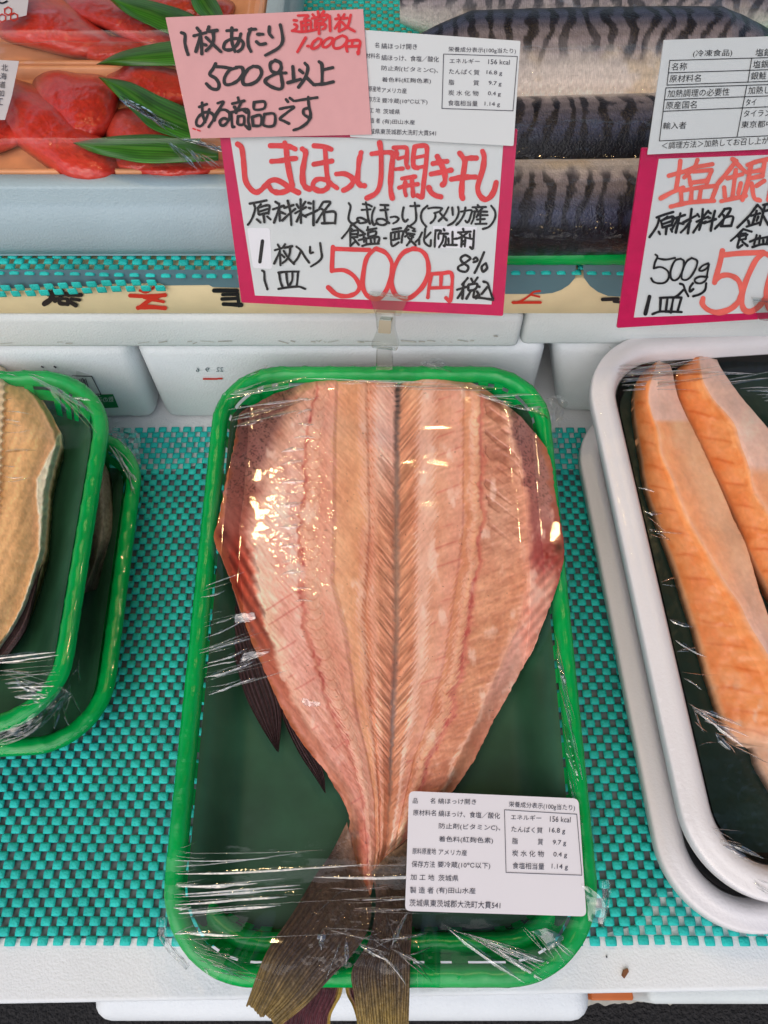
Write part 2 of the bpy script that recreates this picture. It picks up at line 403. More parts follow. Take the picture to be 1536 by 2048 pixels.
# ------------------------------------------------------------------ cream printed box that carries the upper shelf
YC = .2990
cb = box("printed_box", (-.62, YC, .0946), (.62, .56, .1200), M["cream"], bev=.0008, seg=1)
tag(cb, "long cream box with upside-down black and red brush lettering under the upper mat", "box")
fc = wall(YC - .0003)
BR = np.array([0, 500.])
strokes("black_lettering", fc, "#11 320,240 300,290 262,318; #10 290,250 325,300; #9 285,262 400,262; #8 370,240 350,310 400,320; #7 402,268 480,266; #7 420,288 470,296; #8 400,300 448,328; #6 340,285 400,290; #9 1265,240 1400,240; #7 1315,264 1405,262; #7 1312,290 1400,287; #8 1320,320 1425,325; #7 1400,238 1412,330", M["ink"], cb, .0003, BR, 2.954)
strokes("red_lettering", fc, "#5 826,240 866,250 918,214; #8 768,270 870,274 975,267; #8 955,268 880,300 825,338; #6 850,282 900,294 965,306; #9 815,342 880,337 975,344", M["redb"], cb, .0003, BR, 2.954)
RR = np.array([980, 480.])
strokes("red_lettering", fc, "#4 480,490 420,500 370,540 290,590 215,600; #4 390,525 475,546; #6 225,602 485,600", M["redb"], cb, .0003, RR, 4.8)
strokes("black_lettering", fc, "#7 1080,572 1230,566; #6 1190,590 1240,596", M["ink"], cb, .0003, RR, 4.8)
prism("slate_band", fc, [(-60, 540), (500, 540), (500, 576), (425, 574), (418, 570), (330, 571), (318, 566), (200, 568), (190, 573), (100, 572), (60, 576), (-60, 577)], .0002, M["slate"], cb, w=.0002)
arc1 = [(1010, 530), (1010, 588), (1085, 588), (1105, 586), (1122, 580), (1138, 570), (1150, 556), (1152, 530)]
prism("slate_band", fc, arc1, .0002, M["slate"], cb, w=.0002)
prism("slate_band", fc, [(1166, 530), (1168, 556), (1180, 572), (1196, 584), (1216, 592), (1400, 600), (1400, 530)], .0002, M["slate"], cb, w=.0002)

# ------------------------------------------------------------------ open-weave vinyl mats
def weave(name, x0, x1, nrow, place, pitch=.0076, row=.00395, th=.0012, seed=0, edge=True):
    k = 6; ncol = int((x1 - x0) / pitch)
    s = np.linspace(-1, 1, k); S, T = np.meshgrid(s, s)
    prof = (1 - np.abs(S) ** 3.5) * (1 - np.abs(T) ** 3.5)
    rr = np.random.RandomState(seed)
    J, I = np.meshgrid(np.arange(nrow), np.arange(ncol), indexing='ij')
    cx = x0 + (I + .5 * (J % 2)) * pitch; cy = (J + .5) * row
    cx = cx + (rr.rand(*cx.shape) - .5) * .0005 + .0034 * (fbm(cy * 26, cx * 14, 3) - .5); cy = cy + .0026 * (fbm(cx * 15, cy * 9, 5 + seed) - .5) + (rr.rand(*cx.shape) - .5) * .00025
    hx = pitch * .322 * (1 + (rr.rand(*cx.shape) - .5) * .12); hy = row * .515
    X = cx[..., None, None] + S * hx[..., None, None] * (1 - .08 * T * T)
    Y = cy[..., None, None] + T * hy * (1 - .06 * S * S)
    Z = -th + th * (.35 + .65 * prof)
    Z = Z * 1.0 + (rr.rand(*cx.shape)[..., None, None] - .5) * .0003 + (((I + J) % 7)[..., None, None]) * 1e-6
    P = place(X, Y, Z).reshape(-1, 3)
    f = gridfaces(k, k); nc = nrow * ncol
    F = (f[None] + (np.arange(nc) * k * k)[:, None, None]).reshape(-1, 4)
    # thin side walls down to the underside
    i = np.arange(k * k).reshape(k, k); loop = np.concatenate([i[0, :-1], i[:-1, -1], i[-1, :0:-1], i[:0:-1, 0]])
    Vb = place(X, Y, np.full_like(X, -th)).reshape(nc, k * k, 3)[:, loop].reshape(-1, 3); m = len(loop)
    a = (np.arange(nc) * k * k)[:, None] + loop[None]; b = len(P) + (np.arange(nc) * m)[:, None] + np.arange(m)[None]
    W = np.stack([a, b, np.roll(b, -1, 1), np.roll(a, -1, 1)], -1).reshape(-1, 4)
    return mesh(name, np.concatenate([P, Vb]), np.concatenate([F, W]), M["teal"])
Y0 = .0055
m1 = weave("mesh_mat", -.33, .33, 73, lambda X, Y, Z: np.stack([X, Y + Y0 + 0 * X, Z + .0010 * (fbm(X * 18, Y * 18, 2) - .3)], -1))
tag(m1, "large teal open-weave vinyl mat covering the front table", "mat", "teal vinyl mats")
gl_ = mesh("grey_sheet", [(-.4, Y0 + .003, -.0026), (.093, Y0 + .003, -.0026), (.115, Y0 + .008, -.0026), (.128, Y0 + .022, -.0026), (.4, Y0 + .03, -.0026), (.4, .268, -.0026), (.07, .262, -.0026), (-.098, .262, -.0026), (-.112, .268, -.0026), (-.13, .262, -.0026), (-.4, .268, -.0026)],
           [list(range(11))], M["grey"], smooth=False)
tag(gl_, "grey plastic sheet showing through the holes of the front mat", "sheet")
m2 = weave("mesh_mat", -.36, .36, 66, lambda X, Y, Z: np.stack([X, Y + .2965, Z + .1245 + .0012 * np.sin(X * 22) * np.exp(-Y / .01)], -1), seed=5)
tag(m2, "teal vinyl mat on the upper shelf under the roe box and the mackerel", "mat", "teal vinyl mats")
def hang(X, Y, Z):
    return np.stack([X, .2962 - Z * .25 - .0006 * np.sin(X * 30), .1218 - Y * 1.0 - .0048 * sst(-.12, -.22, X)], -1)
m3 = weave("mesh_mat", -.36, -.105, 2, hang, seed=9); tag(m3, "torn strip of teal mat hanging over the cream box at the left", "mat", "teal vinyl mats")

# ------------------------------------------------------------------ trays
def rrect(W, L, r, rb=None, n=14):
    """rounded rectangle 0..W x 0..L, counter-clockwise; r front corners, rb back corners"""
    rb = r if rb is None else rb; out = []
    for (cx, cy, a0, rr) in ((W - r, r, -90, r), (W - rb, L - rb, 0, rb), (rb, L - rb, 90, rb), (r, r, 180, r)):
        for a in np.radians(a0 + np.linspace(0, 90, n)): out.append((cx + rr * math.cos(a), cy + rr * math.sin(a)))
    P = np.array(out); return resample(np.vstack([P, P[:1]]), 401)[:-1]
def inset(P, d):
    T = np.roll(P, -1, 0) - np.roll(P, 1, 0); T /= np.linalg.norm(T, axis=1)[:, None]
    return P + np.stack([-T[:, 1], T[:, 0]], -1) * d
def sweep(name, fr, P, prof, mt, parent, u0=0, v0=0, twist=None, closed=False):
    rows = []
    s = np.r_[0, np.cumsum(np.linalg.norm(np.diff(np.vstack([P, P[:1]]), axis=0), axis=1))][:-1]
    for j, (d, h) in enumerate(prof):
        Q = inset(P, d); hh = np.full(len(P), h)
        if twist: hh = hh + twist[0] * (np.maximum(0, np.sin(s * 2 * math.pi / twist[1] + j * .9)) ** 6) * (1 if 0 < j < len(prof) - 1 else 0)
        rows.append(fr.pt(Q[:, 0] + u0, Q[:, 1] + v0, hh))
    G = np.array(rows); nv, nu = G.shape[:2]; i = np.arange(nv * nu).reshape(nv, nu); j = np.roll(i, -1, 1)
    F = np.stack([i[:-1], j[:-1], j[1:], i[1:]], -1).reshape(-1, 4)
    if closed: F = np.concatenate([F, np.stack([i[-1], j[-1], j[0], i[0]], -1)])
    return mesh(name, G.reshape(-1, 3), F, mt, parent)
def plate(name, fr, P, w, mt, parent, u0=0, v0=0, t=.001):
    n = len(P); A = fr.pt(P[:, 0] + u0, P[:, 1] + v0, w); V = np.concatenate([A, A - fr.n * t])
    F = [list(range(n)), list(range(2 * n - 1, n - 1, -1))] + [[i + n, (i + 1) % n + n, (i + 1) % n, i] for i in range(n)]
    return mesh(name, V, F, mt, parent, smooth=False)
RIM = [(.0030, -.0085), (.0012, -.0070), (0, -.0045), (.0006, -.0018), (.0022, -.0004), (.0042, 0), (.0062, -.0005), (.0078, -.0022), (.0086, -.005), (.0080, -.0072)]
def basket(fr, u0, v0, W, L, r, rb, depth, label, group):
    c = fr.pt(u0 + W / 2, v0 + L / 2, -depth)
    t = thing("green_tray", label, "tray", c, group)
    P = rrect(W, L, r, rb)
    sweep("rim", fr, P, RIM, M["green"], t, u0, v0, twist=(.0008, .013))
    # open wall of upright ribs
    Q0 = inset(P, .0085); Q1 = inset(P, .0165)
    V, F = [], []
    for i in range(0, 400, 5):
        if i % 20 == 15: continue
        a0, a1 = Q0[i], Q0[(i + 3) % 400]; b0, b1 = Q1[i], Q1[(i + 3) % 400]
        k = len(V)
        for (q, h) in ((a0, -.005), (a1, -.005), (b1, -depth), (b0, -depth)): V.append(fr.pt(q[0] + u0, q[1] + v0, h))
        F.append([k, k + 1, k + 2, k + 3])
    mesh("ribbed_wall", V, F, M["green"], t, smooth=False)
    sweep("wall_band", fr, P, [(.0090, -.0088), (.0098, -.0125), (.0116, -.0150)], M["green"], t, u0, v0)
    plate("base", fr, inset(P, .0155), -depth + .0005, M["green"], t, u0, v0, .0015)
    return t
def sheet(fr, u0, v0, W, L, r, rb, gap, low, high, label, seed=0, mt="liner"):
    """dark green paper lying in a tray, its sides riding up the walls"""
    P = rrect(W, L, r, rb); ctr = np.array([W / 2, L / 2]); rings = []
    Qb = inset(P, gap)
    for f in np.linspace(0, 1, 40):
        Q = ctr + (Qb - ctr) * f
        e = np.minimum(Q[:, 0], W - Q[:, 0]) + .0 * Q[:, 1]
        h = low + (high - low) * (1 - sst(gap, gap + .022, e)) ** 1.5 + .0008 * (fbm(Q[:, 0] * 40, Q[:, 1] * 22, seed) - .5)
        rings.append(fr.pt(Q[:, 0] + u0, Q[:, 1] + v0, h))
    G = np.array(rings); nv, nu = G.shape[:2]; i = np.arange(nv * nu).reshape(nv, nu); j = np.roll(i, -1, 1)
    F = np.stack([i[:-1], j[:-1], j[1:], i[1:]], -1).reshape(-1, 4)
    return tag(mesh("tray_liner", G.reshape(-1, 3), F, M[mt]), label, "liner", "dark green tray liners")

AL = math.radians(5.6)
NT = (0, -math.sin(AL), math.cos(AL))
T = Frame(flat(.04).px(768, 1979), NT)            # rim plane of the main tray
TU0, TW, TL, TR, TRB = -.0930, .1832, .2985, .040, .036
basket(T, TU0, 0, TW, TL, TR, TRB, .027, "bright green plastic tray holding the whole opened fish, in the centre", "green plastic trays")
sheet(T, TU0, 0, TW, TL, TR, TRB, .0092, -.0235, -.0068, "dark green sheet under the opened fish in the central tray", 1)
# a second wrapped tray lies straight under it
T2 = Frame((0, .012, .0292), (0, 0, 1))
basket(T2, TU0 + .006, -.010, TW - .012, .27, .036, .033, .027, "green plastic tray underneath the central tray", "green plastic trays")
# left stack
LT = flat(.060); LL = flat(.0285)
EXL = (math.cos(math.radians(2.6)), math.sin(math.radians(2.6)), 0)
LTF = Frame((0, 0, .060), (0, 0, 1), EXL); LLF = Frame((0, 0, .0285), (0, 0, 1), EXL)
LTA = (-.3283, .0945, .1900, .2060, .034, .048); LLA = (-.3180, .0920, .1900, .1890, .036, .040)
basket(LTF, *LTA, .027, "green tray with the pale fish half, on top of the left stack", "green plastic trays")
sheet(LTF, *LTA, .0115, -.0235, -.010, "dark green sheet in the upper left tray", 4)
basket(LLF, *LLA, .0270, "shaded green tray at the bottom of the left stack", "green plastic trays")
sheet(LLF, *LLA, .0115, -.0235, -.009, "dark green sheet in the lower left tray", 6)

# white foam trays at the right
RA = math.radians(4.4)
EXR = (math.cos(RA), math.sin(RA), 0)
FT = [(.0040, -.0102), (.0008, -.0100), (0, -.0092), (0, -.0034), (.0004, -.0024), (.0013, -.0020), (.0036, -.0018), (.0050, -.0010), (.0075, 0), (.0110, -.0008), (.0134, -.0046), (.0150, -.0110), (.0175, -.0190), (.021, -.0225)]
def foam_tray(o, W, L, label, n=(0, 0, 1), ex=(1, .0419, 0)):
    fr = Frame(o, n, ex); c = fr.pt(W / 2, L / 2, -.022)
    t = thing("foam_tray", label, "tray", c, "white foam trays of salmon")
    P = rrect(W, L, .040, .042)
    sweep("rim", fr, P, FT, M["foamp"], t)
    sweep("dark_interior", fr, P, [(.0150, -.0085), (.0168, -.0150), (.0200, -.0195), (.024, -.0205)], M["blackp"], t)
    plate("base", fr, inset(P, .0195), -.0215, M["foamp"], t, t=.002)
    return fr, t
RT, _ = foam_tray((.1312, .0165, .0468), .235, .288, "white foam tray with two orange salmon strips, top of the right stack", NT, EXR)
RL, _ = foam_tray((.1258, .0080, .0228), .235, .286, "lower white foam tray under the salmon tray")
sheet(RT, 0, 0, .235, .288, .040, .042, .0195, -.0192, -.0180, "very dark green sheet under the salmon strips", 8, "linerd")
# ------------------------------------------------------------------ the opened fish
LE = np.array([(828, 478), (850, 474), (900, 466), (950, 454), (1000, 444), (1040, 436), (1073, 427), (1095, 432), (1112, 442), (1159, 460), (1185, 469), (1232, 485), (1284, 503), (1331, 524), (1399, 554), (1450, 580), (1500, 615), (1544, 652), (1577, 671), (1610, 691), (1640, 700), (1670, 696), (1700, 700), (1730, 699), (1774, 712), (1795, 729)], float)
RE = np.array([(896, 1092), (930, 1104), (980, 1109), (1045, 1121), (1085, 1128), (1115, 1129), (1167, 1117), (1232, 1093), (1297, 1068), (1344, 1041), (1400, 1011), (1441, 987), (1517, 951), (1579, 909), (1640, 852), (1680, 812), (1709, 778), (1742, 753), (1795, 740)], float)
TOP = np.array([(478, 828), (486, 820), (514, 806), (546, 788), (577, 778), (605, 768), (632, 755), (694, 742), (765, 734), (803, 735), (850, 740), (884, 744), (918, 758), (960, 771), (1001, 802), (1040, 831), (1074, 872), (1092, 896)], float)
ROWS = np.array([735, 880, 1060, 1160, 1250, 1350, 1430, 1520, 1600, 1700, 1795], float)
def C_(*a): return np.array(a, float)
# name: (x at ROWS, colour(s), height mm)
mem_l = [(150, 104, 88), (150, 106, 92), (178, 108, 90), (168, 84, 62), (166, 86, 64), (184, 104, 78), (196, 124, 98), (204, 136, 108), (206, 138, 108), (204, 128, 92), (186, 128, 80)]
rib_l = [(206, 150, 118), (204, 150, 124), (226, 178, 156), (228, 180, 152), (230, 186, 154), (222, 166, 138), (214, 152, 124), (212, 148, 122), (210, 146, 118), (206, 128, 100), (196, 130, 96)]
pin_l = [(214, 158, 128), (216, 160, 136), (228, 176, 156), (224, 160, 136), (222, 162, 140), (216, 154, 132), (210, 146, 122), (210, 142, 118), (208, 138, 114), (204, 122, 96), (196, 126, 92)]
fle_r = [(198, 134, 104), (196, 132, 104), (212, 158, 130), (206, 144, 112), (204, 142, 108), (203, 138, 104), (203, 135, 102), (205, 134, 102), (200, 126, 96), (196, 120, 92), (190, 120, 90)]
mem_r = [(156, 108, 92), (152, 104, 92), (166, 104, 92), (196, 134, 112), (216, 160, 138), (212, 152, 130), (204, 136, 108), (202, 130, 98), (196, 124, 94), (190, 120, 90), (186, 116, 88)]
edg_r = [(150, 92, 62), (160, 100, 72), (150, 76, 64), (158, 86, 72), (200, 140, 116), (206, 146, 122), (206, 140, 112), (204, 136, 104), (196, 126, 96), (190, 120, 90), (186, 116, 88)]
COLS = [
 (C_(480, 468, 430, 461, 491, 532, 571, 633, 685, 701, 729), (168, 98, 62), .6),
 (C_(500, 480, 446, 474, 504, 545, 584, 645, 693, 705, 730), mem_l, 2.0),
 (C_(595, 535, 478, 497, 524, 560, 598, 655, 699, 710, 732), mem_l, 5.0),
 (C_(612, 565, 508, 516, 536, 578, 606, 662, 703, 714, 733), rib_l, 7.5),
 (C_(625, 595, 570, 570, 572, 606, 634, 678, 712, 722, 735), pin_l, 9.5),
 (C_(634, 612, 594, 595, 600, 634, 656, 699, 722, 733, 736), pin_l, 9.8),
 (C_(638, 618, 600, 602, 608, 642, 665, 707, 726, 736, 737), (200, 126, 104), 9.4),
 (C_(642, 624, 607, 611, 618, 650, 675, 711, 730, 739, 738), (216, 158, 130), 9.8),
 (C_(652, 642, 628, 630, 642, 668, 692, 722, 738, 744, 739), (218, 160, 132), 9.8),
 (C_(660, 652, 640, 642, 652, 676, 698, 728, 742, 747, 740), (216, 150, 124), 9.2),
 (C_(672, 666, 664, 660, 682, 700, 710, 734, 747, 750, 740), (216, 154, 128), 8.6),
 (C_(678, 673, 673, 669, 694, 706, 716, 738, 750, 752, 741), (212, 152, 116), 7.2),
 (C_(712, 716, 722, 716, 710, 720, 728, 744, 753, 754, 741), (210, 148, 110), 7.4),
 (C_(718, 724, 729, 721, 714, 726, 733, 747, 755, 756, 742), (216, 158, 128), 8.2),
 (C_(728, 733, 737, 729, 721, 733, 738, 750, 757, 758, 742), (214, 156, 126), 8.0),
 (C_(735, 738, 742, 736, 730, 741, 744, 754, 759, 760, 743), (194, 122, 88), 7.0),
 (C_(742, 744, 748, 746, 744, 750, 752, 758, 762, 762, 743), (214, 150, 122), 7.6),
 (C_(754, 756, 756, 757, 759, 762, 764, 766, 768, 765, 744), [(220, 172, 150), (222, 172, 150)] + [(198, 134, 102)] * 9, 7.4),
 (C_(787, 785, 783, 783, 784, 781, 778, 776, 774, 769, 744), [(214, 164, 144), (212, 158, 136)] + [(194, 130, 100)] * 9, 5.6),
 (C_(796, 793, 793, 793, 793, 789, 785, 782, 780, 772, 745), [(112, 86, 76), (136, 106, 92), (154, 116, 96), (158, 116, 94), (160, 118, 96), (150, 110, 92), (148, 116, 104), (150, 120, 106), (168, 122, 98), (176, 116, 90), (180, 116, 90)], 4.4),
 (C_(806, 803, 803, 803, 803, 798, 793, 788, 786, 774, 745), (200, 138, 104), 5.8),
 (C_(836, 830, 828, 828, 828, 823, 812, 799, 792, 777, 745), (204, 142, 108), 7.4),
 (C_(850, 839, 836, 836, 836, 830, 818, 803, 795, 779, 746), (224, 174, 148), 8.4),
 (C_(866, 866, 864, 858, 852, 842, 828, 808, 798, 781, 746), (222, 172, 146), 8.8),
 (C_(880, 876, 874, 866, 860, 848, 833, 812, 801, 782, 746), (212, 152, 122), 8.8),
 (C_(925, 925, 924, 911, 898, 880, 856, 826, 808, 786, 747), (216, 154, 128), 9.4),
 (C_(930, 929, 928, 916, 902, 885, 860, 829, 810, 787, 747), (206, 140, 104), 8.8),
 (C_(940, 938, 934, 926, 910, 892, 866, 834, 813, 789, 747), (208, 144, 110), 9.0),
 (C_(946, 944, 940, 932, 916, 896, 871, 838, 816, 790, 747), (222, 166, 136), 9.7),
 (C_(958, 958, 956, 944, 928, 910, 887, 851, 825, 795, 748), (222, 164, 128), 10.0),
 (C_(962, 963, 963, 950, 937, 920, 898, 860, 832, 798, 748), (200, 122, 100), 9.2),
 (C_(970, 974, 974, 962, 950, 934, 910, 870, 840, 802, 748), fle_r, 9.0),
 (C_(990, 1012, 1040, 1036, 1022, 980, 945, 905, 872, 812, 749), fle_r, 7.4),
 (C_(998, 1026, 1060, 1056, 1036, 992, 956, 914, 880, 815, 749), (218, 160, 132), 7.6),
 (C_(1010, 1040, 1074, 1068, 1048, 1002, 964, 922, 886, 818, 750), mem_r, 6.0),
 (C_(1040, 1075, 1108, 1104, 1076, 1030, 982, 936, 896, 822, 751), mem_r, 3.0),
 (C_(1062, 1086, 1122, 1119, 1087, 1039, 992, 948, 904, 826, 752), edg_r, .6),
]
def row_interp(vals, y):
    return np.interp(y, ROWS, vals)
def fish_cols(x, y, seed=0):
    """albedo (linear) and height (m) of the opened flesh at measured points"""
    sh = x.shape; x = x.ravel(); y = y.ravel(); n = len(x)
    # ragged band borders
    md = row_interp(COLS[19][0], y); dm0 = np.abs(x - md)
    saw = np.mod((y + dm0 * 1.1) / 12.5 + .8 * vn(x / 40, y / 40, 13), 1) - .5
    jx = x + 5.0 * (vn(x / 9, y / 5.2, 11) - .5) + (13 * (fbm(x / 60, y / 16, 12) - .5) + 12 * (vn(y / 50, x / 170, 22) - .5) + 5 * (vn(y / 19, x / 80, 23) - .5)) * (.12 + .88 * sst(10, 90, dm0)) + np.sign(x - md) * (11.5 * sst(1700, 1300, y) + 1.2) * saw * sst(14, 30, dm0) * sst(160, 110, dm0)
    K = len(COLS); XS = np.array([row_interp(c[0], y) for c in COLS]); XS = np.maximum.accumulate(XS + np.arange(K)[:, None] * 1e-3, 0)
    Lx = np.interp(y, LE[:, 0], LE[:, 1]); Rx = np.interp(y, RE[:, 0], RE[:, 1])
    cc = np.zeros((K, n, 3)); hh = np.array([c[2] for c in COLS])
    for k, c in enumerate(COLS):
        if isinstance(c[1], list):
            a = np.array(c[1], float)
            for q in range(3): cc[k, :, q] = row_interp(a[:, q], y)
        else: cc[k] = np.array(c[1], float)
    def pick(xx):
        i = np.clip((XS <= xx).sum(0) - 1, 0, K - 2); r = np.arange(n)
        a, b = XS[i, r], XS[i + 1, r]; return i, np.clip((xx - a) / np.maximum(b - a, 1e-6), 0, 1)
    i, t = pick(jx); r = np.arange(n); t3 = .55 * sst(0.1, 0.9, t) + .45 * t
    col = cc[i, r] * (1 - t3[:, None]) + cc[i + 1, r] * t3[:, None]
    ih, th = pick(x); h = hh[ih] * (1 - th) + hh[ih + 1] * th
    colid = i + t
    # ---- muscle grain: fine oblique lines, mirrored about the back line
    mid = XS[19]; sgn = np.where(x > mid, 1.0, -1.0); dm = np.abs(x - mid)
    sl = np.where(colid > 24, .32, 1.05)
    ph = (y + dm * sl) / 11.5
    grain = 1.6 * (vn(dm / 22, ph * 1.9, 14) - .5) + 1.1 * (vn(x * .16 + y * .05, (y + dm * sl) / 3.6, 15) - .5)
    her = sst(46, 30, dm + 4 * (vn(x / 6, y / 5, 4) - .5)) * sst(2, 9, dm) * np.where((x < mid) & (y < 915), .35, 1.0)
    tooth = 2.6 * (vn(dm / 17 + y * .02, (y + dm * 1.2) / 4.4, 16) - .5) + .9 * (vn(dm / 30, (y + dm * 1.2) / 11, 17) - .5)
    col *= (1 + her[:, None] * (.10 * sst(1680, 1400, y) + .025)[:, None] * tooth[:, None] * np.array([1, 1.15, 1.25]))
    gm = np.where((colid > 22) & (colid < 26), .05, .05) + np.where((colid > 30.5) & (colid < 33), .045, 0) + np.where((colid > 1.5) & (colid < 5.5), .03, 0)
    col *= (1 + (gm * grain)[:, None] * np.array([.8, 1.1, 1.2]))
    # rib slots near the shoulders
    sr = sst(.5, .85, vn((x + y) / 60, (y - (x - 960) * .75) / 10.5, 8))
    rb = sr * ((colid > 31) & (colid < 33)) * sst(1120, 1000, y)
    lb = sst(.5, .85, vn((x - y) / 60, (y + (x - 600) * .95) / 10.5, 9)) * ((colid > 2.4) & (colid < 5.2)) * sst(960, 880, y)
    col *= 1 - ((.13 * rb + .12 * lb) * (.4 + 1.2 * fbm(x / 30, y / 22, 19)))[:, None] * np.array([.8, 1.1, 1.2])
    # vertebrae
    for k0, per in ((7, 20.0), (28, 19.0)):
        inb = ((colid >= k0 - .3) & (colid <= k0 + 1.4)).astype(float)
        xm_ = (XS[k0] + XS[k0 + 1]) / 2; wv = np.maximum((XS[k0 + 1] - XS[k0]) / 2, 3)
        yy = y + 4.5 * ((x - xm_) / wv) ** 2
        seg = sst(.72, .98, np.cos(2 * math.pi * yy / per))
        col *= 1 - (inb * seg)[:, None] * np.array([.03, .085, .10]) * (.5 + .8 * vn(x / 30, y / 25, 18))[:, None] * sst(1790, 1700, y)[:, None]
        h += inb * (.35 * (1 - ((x - xm_) / wv) ** 2).clip(0) + .12 * (1 - seg)) * sst(1790, 1650, y)
    # blood along the spine, streaks in the meat
    for k0, s in ((6, 21), (30, 23)):
        inb = np.exp(-((colid - k0) / .75) ** 2)
        bl = inb * sst(.46, .74, fbm(x / 7, y / 13, s)) * sst(.25, .7, vn(x / 60, y / 46, s + 1)) * .8
        col = col * (1 - bl[:, None] * .5) + bl[:, None] * .5 * np.array([150, 40, 40])
    sy = (y + (x - 900) * .36); st = np.exp(-((np.mod(sy + 6 * vn(x / 40, y / 90, 31), 37) - 18) / 1.9) ** 2) * sst(.5, .72, vn(x / 36, np.floor(sy / 37) * 3.3, 33)) * ((colid > 23.6) & (colid < 25.4))
    sy2 = (y + (x - 560) * .62); st2 = np.exp(-((np.mod(sy2 + 5 * vn(x / 40, y / 90, 35), 33) - 16) / 2.2) ** 2) * sst(.48, .7, vn(x / 36, np.floor(sy2 / 33) * 3.3, 37)) * ((colid > 3) & (colid < 6.5)) * sst(1030, 1090, y)
    s_ = np.clip(st + st2, 0, 1)[:, None] * .40
    col = col * (1 - s_) + s_ * np.array([182, 84, 72])
    # dashes beside the light line, black notches of the back line at the top
    inb = np.exp(-((colid - 15) / .55) ** 2); dash = sst(.1, .6, np.sin(2 * math.pi * y / 17 + 2 * vn(y / 40, y * 0, 5))) * sst(1120, 1080, y)
    col = col * (1 - (inb * (1 - dash) * sst(1130, 1080, y) * .8)[:, None]) + (inb * (1 - dash) * sst(1130, 1080, y) * .8)[:, None] * np.array([214, 160, 132])
    nb = np.exp(-(dm / 4.5) ** 2) * sst(.0, .5, np.sin(2 * math.pi * y / 11 + 4 * vn(y / 20, y * 0, 2))) * sst(860, 800, y) * .75
    col = col * (1 - nb[:, None]) + nb[:, None] * np.array([66, 56, 52])
    # bruises at the belly corners, speckled belly lining
    for (bx, by, rx, ry, cb, a) in ((446, 1070, 12, 17, (84, 24, 26), .85), (1096, 1106, 34, 42, (134, 36, 36), .72), (1118, 1096, 10, 12, (78, 40, 34), .6), (998, 795, 12, 16, (120, 44, 50), .6), (470, 1120, 26, 60, (172, 74, 56), .5), (505, 900, 30, 36, (150, 88, 80), .35)):
        d = ((x - bx) / rx) ** 2 + ((y - by) / ry) ** 2; k = (np.exp(-d * 1.2) * a * (.6 + .8 * vn(x / 6, y / 6, 41))).clip(0, 1)[:, None]
        col = col * (1 - k) + k * np.array(cb)
    lin_l = ((colid > .6) & (colid < 2.2)) * sst(1040, 960, y); lin_r = ((colid > 33.6) & (colid < 35.4)) * sst(1060, 960, y)
    sp = sst(.58, .8, vn(x / 2.6, y / 2.6, 51)) * (lin_l + lin_r)
    col *= 1 - .26 * sp[:, None]
    # radiating red muscle of the lower belly
    rm = ((colid > .5) & (colid < 3)) * sst(1060, 1120, y) * sst(1330, 1240, y) + ((colid > 33.4)) * sst(1080, 1140, y) * sst(1330, 1260, y) * .5
    col *= 1 + (rm * .16 * (np.sin((x * .9 + y * np.where(x < mid, -.55, .8)) / 3.1) + .8 * (vn(x / 5, y / 18, 6) - .5)))[:, None]
    # broad mottling and fine grain
    col *= (1 + (.30 * (fbm(x / 45, y / 80, 61) - .5))[:, None] * np.array([.5, 1.0, 1.15]) + (.05 * (vn(x / 3.2, y / 6.5, 62) - .5))[:, None])
    spot = (vn(x / 4.5, y / 4.5, 71) > .955) & (vn(x / 30, y / 30, 72) > .6)
    col[spot] *= .72
    white = sst(.58, .8, fbm(x / 20, y / 40, 81)) * sst(.35, .6, vn(x / 70, y / 90, 82)) * ((colid > 2.2) & ((colid < 17) | (colid > 21.5))) * .6
    col = col * (1 - white[:, None]) + white[:, None] * np.array([236, 198, 176])
    # height: soft edge, mild texture
    ed = np.minimum(x - Lx, Rx - x); h *= .25 + .75 * sst(0, 34, ed) ; h += .35 * her * tooth * .5 + .25 * grain * gm * 8 + .5 * (fbm(x / 14, y / 22, 91) - .5)
    h -= .6 * rb + .5 * lb
    h *= sst(1830, 1640, y) * .75 + .25
    mdc = np.array([202, 146, 114.]); col = mdc + (col - mdc) * 1.25 + np.array([10, 9, 10.])
    return np.clip(lin(np.clip(col, 8, 252)) * np.array([1.07, 1.06, 1.07]), 0, .93).reshape(sh + (3,)), (h * .001).reshape(sh)

FB = -.0155                                        # underside of the fish above the liner
def fish_base(y): return FB + .0175 * sst(1680, 1925, y) + .0035 * sst(1000, 740, y)
def fish_top(x, y):
    c, h = fish_cols(x, y); return fish_base(y) + .0012 + h * 1.15
def ENV(e): return np.interp(e, [0, .0095, .0125, .02, .032], [.0012, .0014, -.003, -.013, -.0225])   # rim and liner under the belly flaps
NV, NU = 720, 470
vv, uu = np.meshgrid(np.linspace(0, 1, NV), np.linspace(0, 1, NU), indexing='ij')
yL = 828 * (1 - vv) + 1795 * vv; yR = 896 * (1 - vv) + 1795 * vv
jag = 2.2 * (vn(yL / 7, yL * 0, 3) - .5)
xl = np.interp(yL, LE[:, 0], LE[:, 1]) + jag; xr = np.interp(yR, RE[:, 0], RE[:, 1]) + jag
xx = xl + uu * (xr - xl)
yt = np.interp(478 + uu * 614, TOP[:, 0], TOP[:, 1]) + 3 * (vn(uu * 60, uu * 0, 5) - .5)
yy = yt * (1 - vv) + 1795 * vv
fc_, fh = fish_cols(xx, yy)
top_edge = sst(0, .02, vv)                          # thickness falls off at the cut neck
wz = fish_base(yy) + .0012 + fh * .9 * (.55 + .45 * top_edge)
uq_, _v = T.uv(xx, yy, wz)
env = ENV(np.minimum(uq_ - TU0, TU0 + TW - uq_)) + .0012
lift = np.maximum(env - wz, 0); wz = wz + lift
G = T.px(xx, yy, wz)
